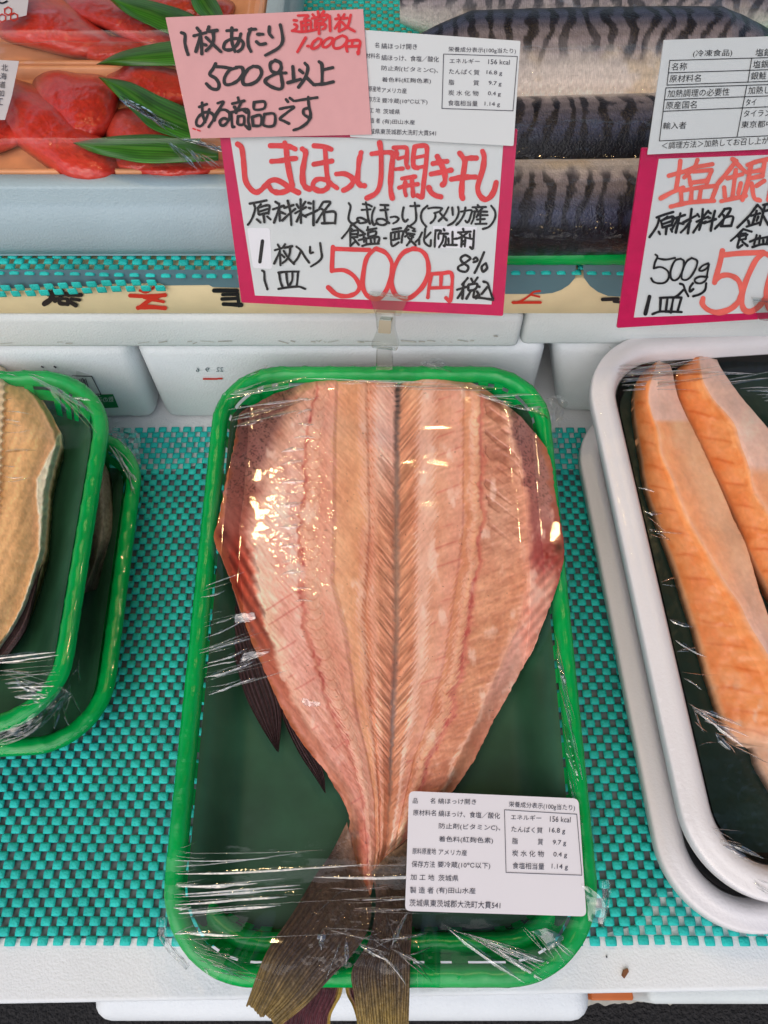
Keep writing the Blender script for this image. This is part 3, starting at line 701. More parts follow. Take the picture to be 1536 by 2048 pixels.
fish = thing("opened_fish", "whole dried fish split open flat, pink flesh up, with backbone and dark tail", "fish", T.px(780, 1200, -.016))
V, F, Cc = slab_from_grid(G, T.n, np.where(lift > 0, .0010, np.maximum(wz - fish_base(yy) + .002, .0015)), fc_)
mesh("flesh", V, F, M["flesh"], fish, Cc)

def strip(name, fr, left, right, nu, nv, wf, cf, mt, parent, t=.0012, curve=6, smooth=True):
    Lp = resample(catmull(left, curve), nv); Rp = resample(catmull(right, curve), nv)
    s = np.linspace(0, 1, nu)[None, :]; X = Lp[:, :1] * (1 - s) + Rp[:, :1] * s; Y = Lp[:, 1:] * (1 - s) + Rp[:, 1:] * s
    vq, uq = np.meshgrid(np.linspace(0, 1, nv), np.linspace(0, 1, nu), indexing='ij')
    X2, Y2, W = wf(X, Y, uq, vq)
    V, F, C = slab_from_grid(fr.px(X2, Y2, W), fr.n, t, cf(X2, Y2, uq, vq))
    return mesh(name, V, F, mt, parent, C, smooth)

def tail_cols(u, v, x, y, rays, seed, olive=1.0):
    dark = np.array([60, 47, 43.]); mid = np.array([80, 64, 54.]); ol = np.array([138, 116, 62.])
    k = sst(.58, 1.0, v + .12 * (vn(u * 7, v * 4, seed + 2) - .5))[..., None] * olive; c = dark * (1 - k) + ol * k
    k2 = sst(.05, .35, v)[..., None] * (1 - sst(.5, .8, v))[..., None]; c = c * (1 - .5 * k2) + mid * .5 * k2
    k3 = sst(.22, .0, v)[..., None]; c = c * (1 - k3) + np.array([138, 104, 84.]) * k3
    r = np.cos(2 * math.pi * (u * rays + 1.7 * fbm(u * 9, v * 2.5, seed))); r2 = sst(.2, .9, r)
    r2 = r2 * (.35 + .9 * vn(u * 20, v * 9, seed + 5)); c = c * (1 - .24 * (r2 * sst(.35, .9, v))[..., None]) + .24 * (r2 * sst(.35, .9, v))[..., None] * np.array([226, 196, 122.])
    c *= (1 - .15 * sst(.3, .95, -r) * sst(.2, .6, v))[..., None]
    c *= (1 + .3 * (vn(x / 5, y / 9, seed) - .5))[..., None]
    return lin(np.clip(c, 6, 250))
def tail_w(rays, lift):
    def f(x, y, u, v):
        ripple = .0002 * np.cos(2 * math.pi * (u * rays + 1.7 * fbm(u * 9, v * 2.5, 3))) * sst(.2, .6, v)
        base = -.0085 + .0135 * sst(1700, 1930, y) + lift + .0012 * np.sin(u * 5 + 1)
        edge = .0015 * (1 - (2 * u - 1) ** 2)
        jag = (14 * (vn(u * 9, u * 0, 8) - .5) + 9 * (vn(u * 26, u * 0, 9) - .5)) * sst(.86, 1, v)
        return x, y + jag, base + ripple + edge
    return f
strip("tail_lobe", T, [(742, 1744), (752, 1800), (738, 1880), (704, 1940), (708, 1992), (718, 2056)], [(822, 1672), (824, 1750), (825, 1824), (821, 1919), (819, 1992), (817, 2060)], 130, 150,
      tail_w(20, .0006), lambda x, y, u, v: tail_cols(u, v, x, y, 20, 3), M["skin"], fish)
strip("tail_lobe", T, [(694, 1644), (661, 1708), (628, 1755), (584, 1828), (533, 1904), (504, 1977), (492, 2010)], [(716, 1740), (742, 1800), (735, 1862), (700, 1915), (659, 1958), (617, 2006), (560, 2054)], 130, 150,
      tail_w(17, .0022), lambda x, y, u, v: tail_cols(u, v, x, y, 17, 7, .8), M["skin"], fish)
strip("skin_fold", T, [(746, 1742), (776, 1709), (818, 1680), (850, 1642)], [(760, 1800), (800, 1770), (826, 1740), (850, 1690)], 50, 50,
      lambda x, y, u, v: (x, y, -.0048 + .002 * np.sin(u * 3.1) + 0 * x), lambda x, y, u, v: lin(np.clip(np.array([92, 72, 56.]) * (1 + .5 * (vn(x / 4, y / 4, 9) - .5) - .5 * u)[..., None] + np.array([70, 56, 44.]) * (.5 * (1 - sst(0, .25, u)))[..., None], 5, 250)), M["skin"], fish)
def fin_c(rays, sd):
    return lambda x, y, u, v: lin(np.clip(np.array([46, 32, 34.]) * (1 + .75 * sst(.1, .9, np.cos(2 * math.pi * (u * rays + .8 * vn(u * 5, v * 4, sd)))) + .4 * (vn(x / 3, y / 9, sd) - .5))[..., None], 5, 250))
fin_w = lambda x, y, u, v: (x, y, -.0165 + .0025 * u + .0005 * np.cos(u * 40) - .001 * v)
strip("pectoral_fin", T, [(440, 1130), (446, 1190), (452, 1250), (470, 1320), (490, 1390), (520, 1450), (553, 1502)], [(452, 1120), (490, 1200), (520, 1280), (545, 1350), (560, 1400), (562, 1450), (557, 1504)], 60, 90, fin_w, fin_c(9, 2), M["skin"], fish)
strip("pectoral_fin", T, [(552, 1400), (575, 1460), (600, 1510), (630, 1555), (649, 1585)], [(575, 1400), (605, 1460), (634, 1510), (648, 1550), (651, 1586)], 40, 60, fin_w, fin_c(5, 4), M["skin"], fish)

# tail of the fish in the tray underneath
T3 = Frame(T.o - T.n * .016, NT)
f2 = thing("opened_fish", "second fish, only its purplish yellow tail showing below the central tray", "fish", T3.px(660, 1990, -.01), "split fish in green trays")
def t2c(x, y, u, v):
    c = np.array([104, 58, 66.]) * (1 + .3 * (vn(x / 6, y / 20, 3) - .5))[..., None]
    yk = (sst(.72, .95, np.abs(2 * u - 1) + .25 * (vn(u * 14, v * 5, 6) - .5)))[..., None]
    c = c * (1 - yk) + np.array([192, 160, 74.]) * yk
    r = np.cos(2 * math.pi * u * 13); c *= (1 - .25 * sst(.2, .9, r))[..., None]
    return lin(np.clip(c, 6, 250))
t2w = lambda x, y, u, v: (x, y + 10 * (vn(u * 12, u * 0, 3) - .5) * sst(.9, 1, v), .001 + .0006 * np.cos(u * 80) + 0 * x)
strip("tail_lobe", T3, [(590, 1930), (575, 1990), (556, 2060)], [(690, 1930), (684, 1985), (672, 2010), (662, 2032), (660, 2062)], 70, 60, t2w, t2c, M["skin"], f2)
strip("tail_lobe", T3, [(688, 1940), (692, 1985), (704, 2010), (712, 2035), (716, 2060)], [(800, 1940), (806, 1990), (812, 2062)], 70, 60, t2w, t2c, M["skin"], f2)
strip("flesh", T3, [(560, 1500), (600, 1600), (640, 1700)], [(1000, 1500), (900, 1600), (800, 1700)], 40, 40, lambda x, y, u, v: (x, y, -.018 + 0 * x), lambda x, y, u, v: np.broadcast_to(lin((150, 96, 76)), x.shape + (3,)), M["skin"], f2)

# ------------------------------------------------------------------ pale fish in the left trays
lf = thing("opened_fish", "pale beige split fish with creamy belly flap in the upper left tray", "fish", LT.px(0, 1000, -.015), "split fish in green trays")
LFE = np.array([(716, -20), (724, 0), (742, 22), (770, 60), (800, 86), (835, 106), (862, 120), (890, 124), (930, 112), (980, 100), (1050, 96), (1100, 92), (1130, 84), (1170, 72), (1215, 56), (1260, 30), (1300, 2), (1345, -20)], float)
NVl, NUl = 420, 300
vv, uu = np.meshgrid(np.linspace(0, 1, NVl), np.linspace(0, 1, NUl), indexing='ij')
yl = 716 + (1345 - 716) * vv; xr = np.interp(yl, LFE[:, 0], LFE[:, 1]) + 1.5 * (vn(yl / 8, yl * 0, 3) - .5); xl = -330 - (xr - 100) * .6
xq = xl + (xr - xl) * uu
ed = xr - xq
wflap = np.interp(yl, [716, 860, 890, 960, 1050, 1110, 1160, 1220, 1345], [1, 2, 18, 34, 20, 16, 18, 16, 8])
fl = sst(0, 5, wflap - ed + 3 * (vn(xq / 8, yl / 10, 5) - .5))
base = np.array([244, 190, 134.])
lng = fbm((xq + yl * .32) / 26, (yl - xq) / 160, 11)
c = base * (1 + .2 * (lng - .5))[..., None]
c = c * (1 - .5 * sst(60, 10, ed)[..., None] * sst(1160, 1000, yl)[..., None]) + np.array([200, 158, 134.]) * (.5 * sst(60, 10, ed) * sst(1160, 1000, yl))[..., None]
# fan of fine fibres
fib = np.sin((xq * .9 + (yl - 716) * .42 + 26 * fbm(xq / 50, yl / 50, 3)) / 3.4)
c *= (1 + .05 * fib * sst(8, 40, ed))[..., None]
k = sst(.55, .75, fbm(xq / 30, yl / 60, 15))[..., None] * .4; c = c * (1 - k) + np.array([228, 184, 132.]) * k
# silvery backbone side with scallops at the picture's edge
sc_ = sst(4, -4, xq - 16 + 5 * np.abs(np.sin(yl / 5.2)) + (yl - 740) * .05) * sst(1060, 980, yl)
c = c * (1 - sc_[..., None]) + np.array([232, 206, 168.]) * sc_[..., None] * (1 - .18 * np.abs(np.sin(yl / 5.2)))[..., None]
c = c * (1 - fl[..., None]) + np.array([244, 232, 206.]) * fl[..., None] * (1 + .12 * (vn(xq / 6, yl / 9, 4) - .5))[..., None]
dk = (sst(3, 0, ed) * .6 * sst(860, 900, yl))[..., None]; c = c * (1 - dk) + np.array([150, 116, 70.]) * dk
c *= (1 + .12 * (vn(xq / 3, yl / 5, 9) - .5))[..., None]
wl = -.0165 + .0155 * (.55 * sst(0, 14, ed) + .45 * sst(6, 70, ed)) + .0018 * fl + .0008 * (fbm(xq / 20, yl / 20, 6) - .5) - .004 * sst(-20, -330, xq) + .003 * sc_
V, F, Cc = slab_from_grid(LT.px(xq, yl, wl), LT.n, np.maximum(wl + .0185, .001), lin(np.clip(c, 8, 250)))
mesh("flesh", V, F, M["flesh"], lf, Cc)
strip("pectoral_fin", LT, [(84, 1128), (60, 1185), (36, 1240), (-6, 1300), (-40, 1330)], [(76, 1148), (68, 1200), (52, 1256), (22, 1302), (-20, 1345)], 40, 60,
      lambda x, y, u, v: (x, y, -.012 - .002 * v + .003 * np.sin(u * 3.1) * (1 - v)), fin_c(6, 8), M["skin"], lf)
lf2 = strip("opened_fish", LL, [(120, 870), (160, 900), (176, 960), (180, 1060), (176, 1130), (150, 1180)], [(196, 900), (214, 940), (222, 1000), (223, 1060), (206, 1110), (186, 1170)], 60, 90,
      lambda x, y, u, v: (x + 3 * (vn(v * 9, v * 0, 2) - .5), y, -.010 + .006 * np.sin(u * 3.14) + 0 * x),
      lambda x, y, u, v: lin(np.clip((np.array([150, 138, 118.]) * (1 - sst(.6, .85, v) * .45)[..., None] + np.array([40, 20, -10.]) * sst(.16, .05, v)[..., None]) * (1 + .35 * (vn(x / 3, y / 4, 3) - .5))[..., None], 8, 250)), M["skin"], None, t=.006)
tag(lf2, "greyish fish edge peeping out of the lower left tray", "fish", "split fish in green trays")

# ------------------------------------------------------------------ salmon strips
def fillet(left, ridge, right, hl, hr, hre, label, seed, pale_y):
    n = 260; L = resample(catmull(left), n); R0 = resample(catmull(ridge), n); R1 = resample(catmull(right), n)
    # match by height in the picture so that the cross-sections stay roughly square to the strip
    nu1, nu2 = 46, 54
    X, Y, W, U = [], [], [], []
    for i in range(nu1):
        t = i / nu1; X.append(L[:, 0] * (1 - t) + R0[:, 0] * t); Y.append(L[:, 1] * (1 - t) + R0[:, 1] * t); W.append(hl + (hr - hl) * math.sin(t * math.pi / 2) ** .9 + 0 * X[-1]); U.append(-1 + t + 0 * X[-1])
    for i in range(nu2):
        t = i / (nu2 - 1); X.append(R0[:, 0] * (1 - t) + R1[:, 0] * t); Y.append(R0[:, 1] * (1 - t) + R1[:, 1] * t); W.append(hr + (hre - hr) * t ** 1.6 + 0 * X[-1]); U.append(t + 0 * X[-1])
    X, Y, W, U = [np.array(a).T for a in (X, Y, W, U)]
    tt = np.linspace(0, 1, n)[:, None]
    W = W - (.010) * (1 - sst(0, .05, tt)) * 0.6
    W = W + .0009 * (fbm(X / 16, Y / 20, seed) - .5) - .0012 * sst(.12, 0, np.abs(U)) * 0 
    X = X + 1.2 * (vn(Y / 9, U * 1.2, seed) - .5)
    org = np.array([242, 156, 96.]); deep = np.array([238, 142, 80.]); pk = np.array([244, 200, 182.]); tan = np.array([240, 184, 142.])
    n1 = fbm(X / 30, Y / 24, seed + 3)
    cl = org * (1 - sst(.4, .7, n1))[..., None] + deep * sst(.4, .7, n1)[..., None]
    seg = np.exp(-((np.mod(Y - X * .20 - 16 * (U + .5) ** 2 + 10 * vn(X / 40, Y / 60, seed), 41) - 20) / 3.0) ** 2) * sst(-1.0, -.75, U) * sst(-.05, -.5, U) * (.3 + 1.1 * vn(X / 30, Y / 18, seed + 1))
    sg_ = (.55 * seg).clip(0, 1)[..., None]; cl = cl * (1 - sg_) + np.array([212, 100, 46.]) * sg_
    cl = cl * (1 - .65 * sst(-.9, -1, U)[..., None]) + .65 * sst(-.9, -1, U)[..., None] * np.array([224, 176, 140.])
    k = sst(.1, .75, U + .35 * (n1 - .5))[..., None]
    inner = (np.array([244, 162, 112.]) * (1 - k) + tan * k)
    py = np.interp(Y, pale_y[0], pale_y[1])[..., None]
    inner = inner * (1 - py) + pk * py
    inner = inner * (1 + .22 * (fbm(X / 36, Y / 50, seed + 11) - .5))[..., None] * np.array([1.0, 1.0, 1.0])
    cr = np.where(U[..., None] > 0, inner, cl)
    rd = np.exp(-(U / .07) ** 2)[..., None] * .55; cr = cr * (1 - rd) + np.array([246, 196, 168.]) * rd
    wht = (sst(.62, .8, fbm(X / 26, Y / 40, seed + 8)) * sst(1330, 1420, Y))[..., None] * .6; cr = cr * (1 - wht) + np.array([226, 204, 196.]) * wht
    bot = sst(1430, 1500, Y)[..., None] * .75; cr = cr * (1 - bot) + np.array([222, 186, 164.]) * bot
    cr *= (1 + .05 * (vn(X / 5, Y / 5, seed + 5) - .5))[..., None]
    V, F, C = slab_from_grid(RT.px(X, Y, W), RT.n, np.maximum(W + .0195, .001), lin(np.clip(cr, 8, 250)))
    o = mesh("salmon_strip", V, F, M["salmon"], None, C)
    return tag(o, label, "salmon", "salmon strips in the white tray")
fillet([(1306, 723), (1276, 757), (1268, 795), (1271, 845), (1282, 904), (1290, 962), (1306, 1015), (1329, 1079), (1353, 1144), (1382, 1237), (1390, 1257), (1409, 1327), (1425, 1378), (1447, 1441), (1468, 1480), (1488, 1488), (1508, 1495), (1520, 1533), (1560, 1600)],
       [(1314, 724), (1297, 786), (1303, 827), (1317, 863), (1323, 909), (1347, 962), (1373, 1032), (1411, 1097), (1446, 1161), (1479, 1208), (1499, 1250), (1536, 1310), (1580, 1390), (1620, 1480), (1650, 1560), (1660, 1640)],
       [(1323, 719), (1338, 728), (1345, 745), (1353, 781), (1364, 813), (1394, 874), (1423, 936), (1452, 1000), (1467, 1038), (1490, 1085), (1505, 1132), (1522, 1191), (1560, 1290), (1620, 1400), (1680, 1520), (1700, 1640)],
       -.0125, .0002, -.006, "front salmon strip, orange with a long pale ridge, left in the white tray", 5, ([700, 800, 838, 846, 1100, 1200, 1300, 1700], [1, 1, 1, .08, .1, .5, 1, 1]))
fillet([(1373, 716), (1352, 745), (1356, 792), (1382, 851), (1414, 918), (1449, 989), (1470, 1038), (1505, 1120), (1536, 1180), (1600, 1290), (1680, 1420)],
       [(1398, 714), (1405, 757), (1426, 798), (1467, 845), (1481, 889), (1499, 939), (1505, 971), (1517, 997), (1540, 1030), (1600, 1130), (1700, 1300)],
       [(1423, 704), (1432, 712), (1442, 736), (1479, 789), (1511, 827), (1540, 862), (1600, 950), (1680, 1080), (1760, 1230)],
       -.0125, -.0006, -.008, "second salmon strip behind, broader and deeper orange, touching the first", 15, ([700, 930, 950, 1400], [1, 1, .15, .2]))
# ------------------------------------------------------------------ roe box on the upper shelf
RZ = .1645; RF = flat(RZ)
FTU = [(.0075, -.0395), (.0030, -.0370), (.0005, -.031), (0, -.024), (.0010, -.017), (.0040, -.0105), (.0058, -.0085), (.0058, -.0012), (.0068, 0), (.0150, 0), (.0162, -.0012), (.0166, -.006)]
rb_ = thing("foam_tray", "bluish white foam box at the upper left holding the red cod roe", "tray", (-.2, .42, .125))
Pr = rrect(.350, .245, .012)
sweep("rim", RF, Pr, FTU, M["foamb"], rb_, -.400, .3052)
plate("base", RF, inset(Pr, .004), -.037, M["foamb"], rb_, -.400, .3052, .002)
def pack(v0, L, label):
    t = thing("wood_tray", label, "tray", (-.2, v0 + L / 2, RZ - .009), "wood-patterned roe trays")
    P = rrect(.3165, L, .004)
    sweep("rim", RF, P, [(0, -.0075), (0, -.0008), (.0006, 0), (.0022, 0), (.0030, -.0008), (.0034, -.0060)], M["wood"], t, -.3835, v0)
    plate("base", RF, inset(P, .0012), -.0060, M["wood"], t, -.3835, v0, .002)
pack(.3222, .0860, "front wood-patterned tray of cod roe with two big bamboo leaves")
pack(.4100, .1180, "rear wood-patterned tray of cod roe at the top left edge")
def sac(cx, cy, a, b, ang, H, seed, label, cl=(212, 72, 56), w0=-.006):
    nr, na = 40, 110; r = np.linspace(0, 1, nr)[:, None]; th = np.linspace(0, 2 * math.pi, na, endpoint=False)[None, :]
    k = 1 + .10 * np.sin(2 * th + seed) + .07 * np.sin(3 * th + 2 * seed) + .04 * np.sin(5 * th + seed * 3)
    a, b, H = a * 1.10, b * 1.16, H * .86
    ex, ey = np.cos(th) * r * k, np.sin(th) * r * k
    ta = 1 + .22 * ex * math.sin(seed * 7)
    ca, sa = math.cos(math.radians(ang)), math.sin(math.radians(ang))
    lx = ex * a; ly = ey * b * ta + .16 * b * (ex ** 2) * math.sin(seed * 3)
    X = cx + lx * ca - ly * sa; Y = cy + lx * sa + ly * ca
    Wz = w0 + H * np.sqrt(np.clip(1 - r ** 2.2, 0, 1)) * (1 + .09 * (fbm(X / 40, Y / 34, seed) - .5) * 2) + .0007 * (fbm(X / 7, Y / 7, seed + 2) - .5)
    c = np.array(cl, float) * np.ones(X.shape + (3,))
    v = sst(.5, .75, fbm(X / 30, Y / 24, seed + 4)); c = c * (1 - .22 * v[..., None]) + np.array([214, 98, 84.]) * .22 * v[..., None]
    vein = np.exp(-((fbm(X / 34, Y / 30, seed + 6) - .5) / .010) ** 2) * .10; c = c * (1 - vein[..., None]) + np.array([120, 26, 30.]) * vein[..., None]
    c *= (1 + .14 * (vn(X / 2.2, Y / 2.2, 5) - .5))[..., None]
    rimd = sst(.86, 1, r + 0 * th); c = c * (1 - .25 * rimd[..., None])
    G = RF.px(X, Y, Wz); i = np.arange(nr * na).reshape(nr, na); j = np.roll(i, -1, 1)
    F = np.stack([i[:-1], j[:-1], j[1:], i[1:]], -1).reshape(-1, 4)[:, ::-1]
    tag(mesh("cod_roe", G.reshape(-1, 3), F, M["roe"], None, lin(np.clip(c * np.array([.97, .80, .76]), 8, 250))), label, "cod roe", "red cod roe sacs")
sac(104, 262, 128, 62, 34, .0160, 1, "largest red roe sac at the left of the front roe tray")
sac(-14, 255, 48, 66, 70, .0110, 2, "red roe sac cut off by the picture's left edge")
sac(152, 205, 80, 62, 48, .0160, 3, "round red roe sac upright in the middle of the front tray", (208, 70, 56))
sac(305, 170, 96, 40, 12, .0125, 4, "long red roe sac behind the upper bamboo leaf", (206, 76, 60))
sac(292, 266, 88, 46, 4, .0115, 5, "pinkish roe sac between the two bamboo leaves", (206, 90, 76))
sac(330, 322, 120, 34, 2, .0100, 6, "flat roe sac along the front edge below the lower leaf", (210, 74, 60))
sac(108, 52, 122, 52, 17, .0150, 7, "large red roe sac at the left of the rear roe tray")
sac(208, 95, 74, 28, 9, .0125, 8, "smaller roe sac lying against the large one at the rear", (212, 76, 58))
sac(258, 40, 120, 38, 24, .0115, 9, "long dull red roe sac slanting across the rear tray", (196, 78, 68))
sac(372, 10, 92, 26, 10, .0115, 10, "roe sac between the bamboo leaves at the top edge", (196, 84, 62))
def leafc(sd):
    def f(x, y, u, v):
        c = np.array([52, 108, 30.]) * (1 + .18 * np.cos(2 * math.pi * u * 11) + .3 * (vn(u * 9, v * 5, sd) - .5))[..., None]
        k = np.exp(-((u - .5) / .035) ** 2)[..., None] * .5; c = c * (1 - k) + np.array([104, 148, 60.]) * k
        k = sst(.5, .75, fbm(u * 3, v * 4, sd + 3))[..., None] * .45; c = c * (1 - k) + np.array([26, 66, 18.]) * k
        return lin(np.clip(c, 4, 250))
    return f
def leaf(up, dn, w0, label, sd):
    q = lambda P: [(a / 3, b / 3) for a, b in P]
    o = strip("bamboo_leaf", RF, q(up), q(dn), 40, 70, lambda x, y, u, v: (x, y, w0 + .0022 * np.sin(u * 3.14) + .0012 * np.sin(v * 4 + sd)), leafc(sd), M["leaf"], None, t=.0004)
    tag(o, label, "leaf", "bamboo leaves on the roe")
leaf([(640, -20), (830, -10), (1000, 28), (1150, 82), (1250, 160)], [(640, -20), (760, 80), (900, 150), (1040, 205), (1250, 200)], .0085, "bamboo leaf slanting down beside the long rear roe sac", 1)
leaf([(1130, -120), (1260, -40), (1310, 20), (1345, 100)], [(1130, -120), (1140, -20), (1170, 60), (1230, 110)], .0080, "short bamboo leaf at the top edge beside the pink card", 2)
leaf([(580, 384), (720, 312), (900, 266), (1060, 240), (1200, 230)], [(580, 384), (760, 392), (900, 392), (1050, 390), (1200, 384)], .0075, "pointed bamboo leaf lying along the rear tray's front edge", 3)
leaf([(590, 460), (780, 492), (950, 572), (1130, 655), (1260, 760)], [(590, 460), (690, 560), (820, 690), (930, 780), (1180, 860)], .0095, "bamboo leaf slanting across the middle of the front roe tray", 4)
leaf([(438, 856), (620, 824), (800, 808), (1000, 815), (1310, 905)], [(438, 856), (560, 912), (700, 946), (900, 976), (1310, 960)], .0095, "lowest bamboo leaf, pointing left over the front roe tray", 5)
lw = prism("sticker", RF, [(-30, 118), (38, 122), (24, 190), (10, 239), (-40, 240)], .0002, M["label"], None, w=.0112)
tag(lw, "white sticker with small vertical writing at the left picture edge", "sticker")
text_lines("vertical_print", RF, [(ch, 2 - 2.4 * i, 141 + 17 * i, 15 - 2.4 * i, 142 + 17 * i, 13) for i, ch in enumerate("北海道加工")], (0, 0), 1, M["printk"], lw, .0116)
lw2 = prism("sticker", RF, [(-40, -30), (60, -24), (53, 30), (0, 43), (-40, 50)], .0002, M["label"], None, w=.0112)
tag(lw2, "white sticker with pink hexagons in the top left corner", "sticker")
hexs = []
for hx_, hy_ in ((16, 22), (4, 36), (28, 34)):
    q = [(hx_ + 8 * math.cos(a), hy_ + 8 * math.sin(a)) for a in np.radians(np.arange(30, 391, 60))]
    hexs += [(*q[i], *q[i + 1]) for i in range(6)]
lines_mesh("pink_hexagons", RF, hexs, np.array([0, 0.]), 1, 2.6, M["redb"], lw2, .0116)
strokes("black_lettering", RF, "-8,2 4,6 14,2", M["ink"], lw2, .0116, wd=3)

# ------------------------------------------------------------------ mackerel tray
MKZ = .1372; MT = flat(MKZ)
basket(MT, .0150, .2962, .33, .200, .020, .028, .0125, "green tray of whole mackerel behind the price signs", "green plastic trays")
basket(flat(.150), .10, .505, .33, .20, .03, .03, .024, "green tray edge behind the mackerel at the top right", "green plastic trays")
MF = flat(.150)
def mackerel(yc, z, rh, rw, tilt, seed, label, mode, x0=800, x1=1560):
    nx, na = 520, 120
    xs = np.linspace(x0, x1, nx)[:, None]; ph = np.linspace(0, 2 * math.pi, na, endpoint=False)[None, :]
    ctr = flat(z).px(xs[:, 0], np.full(nx, yc) + 8 * np.sin((xs[:, 0] - 900) / 260 + seed))
    tp = (np.clip((xs - x0 + 30) / 170, 0, 1) ** .5) * (np.clip((x1 + 30 - xs) / 170, 0, 1) ** .5)
    Yo = np.cos(ph) * rw * tp; Zo = np.sin(ph) * rh * tp            # ph = 90deg is up, 180deg faces the viewer
    G = np.stack([ctr[:, :1] + 0 * ph, ctr[:, 1:2] + Yo, ctr[:, 2:3] + Zo], -1)
    G[..., 2] += .0006 * (fbm(xs / 24 + 0 * ph, ph * 3, seed) - .5)
    # back (dark) direction for each fish
    d = np.abs((ph - mode + math.pi) % (2 * math.pi) - math.pi)     # 0 at the back ridge, pi at the belly
    X = xs + 0 * ph
    wav = X / 6.0 + 1.6 * np.sin(d * 2.6 + seed) + 1.5 * (vn(X / 60, d * 2, seed) - .5)
    barw = sst(.0, .42, np.sin(wav + 9 * fbm(X / 60, d * 2.0, seed + 2)) + .8 * (fbm(X / 18, d * 3.2, seed + 9) - .5) * 2) * (.75 + .5 * (vn(X / 20, d * 3, seed + 1) - .5))
    back = sst(1.75, 1.2, d + .25 * (vn(X / 16, d * 4, seed + 4) - .5)); ridge = sst(.55, .2, d)
    light = np.array([132, 122, 126.]) * (1 - .48 * sst(1.4, .6, d))[..., None] + np.array([-10, 0, 20.]) * sst(1.2, .6, d)[..., None]
    dark = np.array([20, 21, 30.])
    cb_ = light * (1 - barw[..., None]) + dark * barw[..., None]
    cb_ = cb_ * (1 - .85 * ridge[..., None]) + np.array([14, 15, 22.]) * .85 * ridge[..., None]
    silver = np.array([250, 236, 226.]) * (1 - .20 * sst(2.2, 1.6, d))[..., None]
    yel = sst(.55, .75, fbm(X / 70, d * 2, seed + 7))[..., None] * .35; silver = silver * (1 - yel) + np.array([206, 176, 128.]) * yel
    c = silver * (1 - back[..., None]) + cb_ * back[..., None]
    sca = np.sin(X / 1.15 + d * 46) * np.sin(X / 1.15 - d * 46)
    c *= (1 + .13 * sca * (.4 + .6 * back) + .16 * (vn(X / 2, d * 50, seed) - .5))[..., None]
    i = np.arange(nx * na).reshape(nx, na); j = np.roll(i, -1, 1); F = np.stack([i[:-1], j[:-1], j[1:], i[1:]], -1).reshape(-1, 4)
    tag(mesh("mackerel", G.reshape(-1, 3), F, M["skin"], None, lin(np.clip(c, 6, 250))), label, "mackerel", "whole mackerel in the upper tray")
PI = math.pi
mackerel(409, .1475, .0205, .0240, 0, 1, "front mackerel with dark wavy bars, nearest the green rim", PI * .98)
mackerel(292, .1500, .0230, .0245, 0, 2, "second mackerel, its blackish striped back between the dark and silver ones", PI * .86)
mackerel(140, .1560, .0270, .0285, 0, 3, "mackerel with its silver pink belly showing, behind the dark ones", PI * .27)
mackerel(10, .1560, .0220, .0260, 0, 4, "brown grey mackerel at the top edge, mostly above the picture", PI * .40)

# ------------------------------------------------------------------ price signs
def signframe(corners, k):
    c = CP + (np.array(corners) - CP) * k
    n = np.cross(c[2] - c[3], c[0] - c[3]); n /= np.linalg.norm(n)
    if n.dot(CP - c[3]) < 0: n = -n
    return Frame(c[3], n, c[2] - c[3])
S = signframe([(-.0773, .3367, .1773), (.0584, .3157, .1896), (.0601, .2815, .1118), (-.0756, .3025, .0995)], .90)
sg = thing("price_sign", "white handwritten price card with pink border reading 500 yen, in the centre", "price sign", S.px(745, 618), "handwritten price signs")
prism("pink_border", S, [(437, 252), (1035, 258), (1006, 632), (483, 605)], .0009, M["magenta"], sg, rnd=4)
prism("paper", S, [(460, 272), (1007, 280), (983, 609), (510, 591)], .0004, M["white"], sg, w=.0003)
prism("patch", S, [(494, 456), (540, 456), (544, 538), (506, 536)], .0001, M["label"], sg, w=.00045, rnd=6)
prism("patch", S, [(866, 452), (954, 454), (951, 497), (868, 496)], .0001, M["cream"] if False else M["label"], sg, w=.00045)
st1 = ("115,140 175,190 200,330 215,500 235,690 300,810 390,880 470,850 540,780 610,710 700,690 810,735 930,825 1050,885; 620,165 760,165 900,175 1000,215; 640,405 780,395 900,370 1010,360; "
       "840,120 865,250 880,400 915,600 950,760 930,810 850,865 750,885 650,860 600,790; 1110,215 1160,270 1140,400 1115,560 1120,720 1160,800 1220,830")
w1 = strokes("red_writing", S, st1, M["red"], sg, .0006, (460, 270), 7.68, 11)
st2 = ("-92,165 60,180 170,220; -95,450 20,430 180,400; 75,190 90,400 105,600 125,700 130,780 80,840 0,860 -80,830 -112,770 -75,700 0,675 90,695 180,760 260,815; 250,600 370,595 470,640 510,700 480,770 420,820 360,850; "
       "630,270 600,400 585,560 575,700 620,770 680,780; 795,290 920,275 1080,270 1170,330; 1120,320 1100,500 1085,700 1085,850 1110,970; 915,120 935,250 940,450 935,650 910,800 850,900 720,970; "
       "#9 1130,195 1290,190 1335,220 1330,350 1325,450 1348,495; #8 1160,210 1190,290; #7 1200,365 1300,335; #8 1160,525 1270,515; #9 1260,670 1380,650 1460,640; #9 1215,810 1330,780 1500,755; #9 1310,730 1300,850 1320,930; #9 1410,690 1420,800 1430,935")
strokes("red_writing", S, st2, M["red"], sg, .0006, (640, 270), 7.68, 10.5)
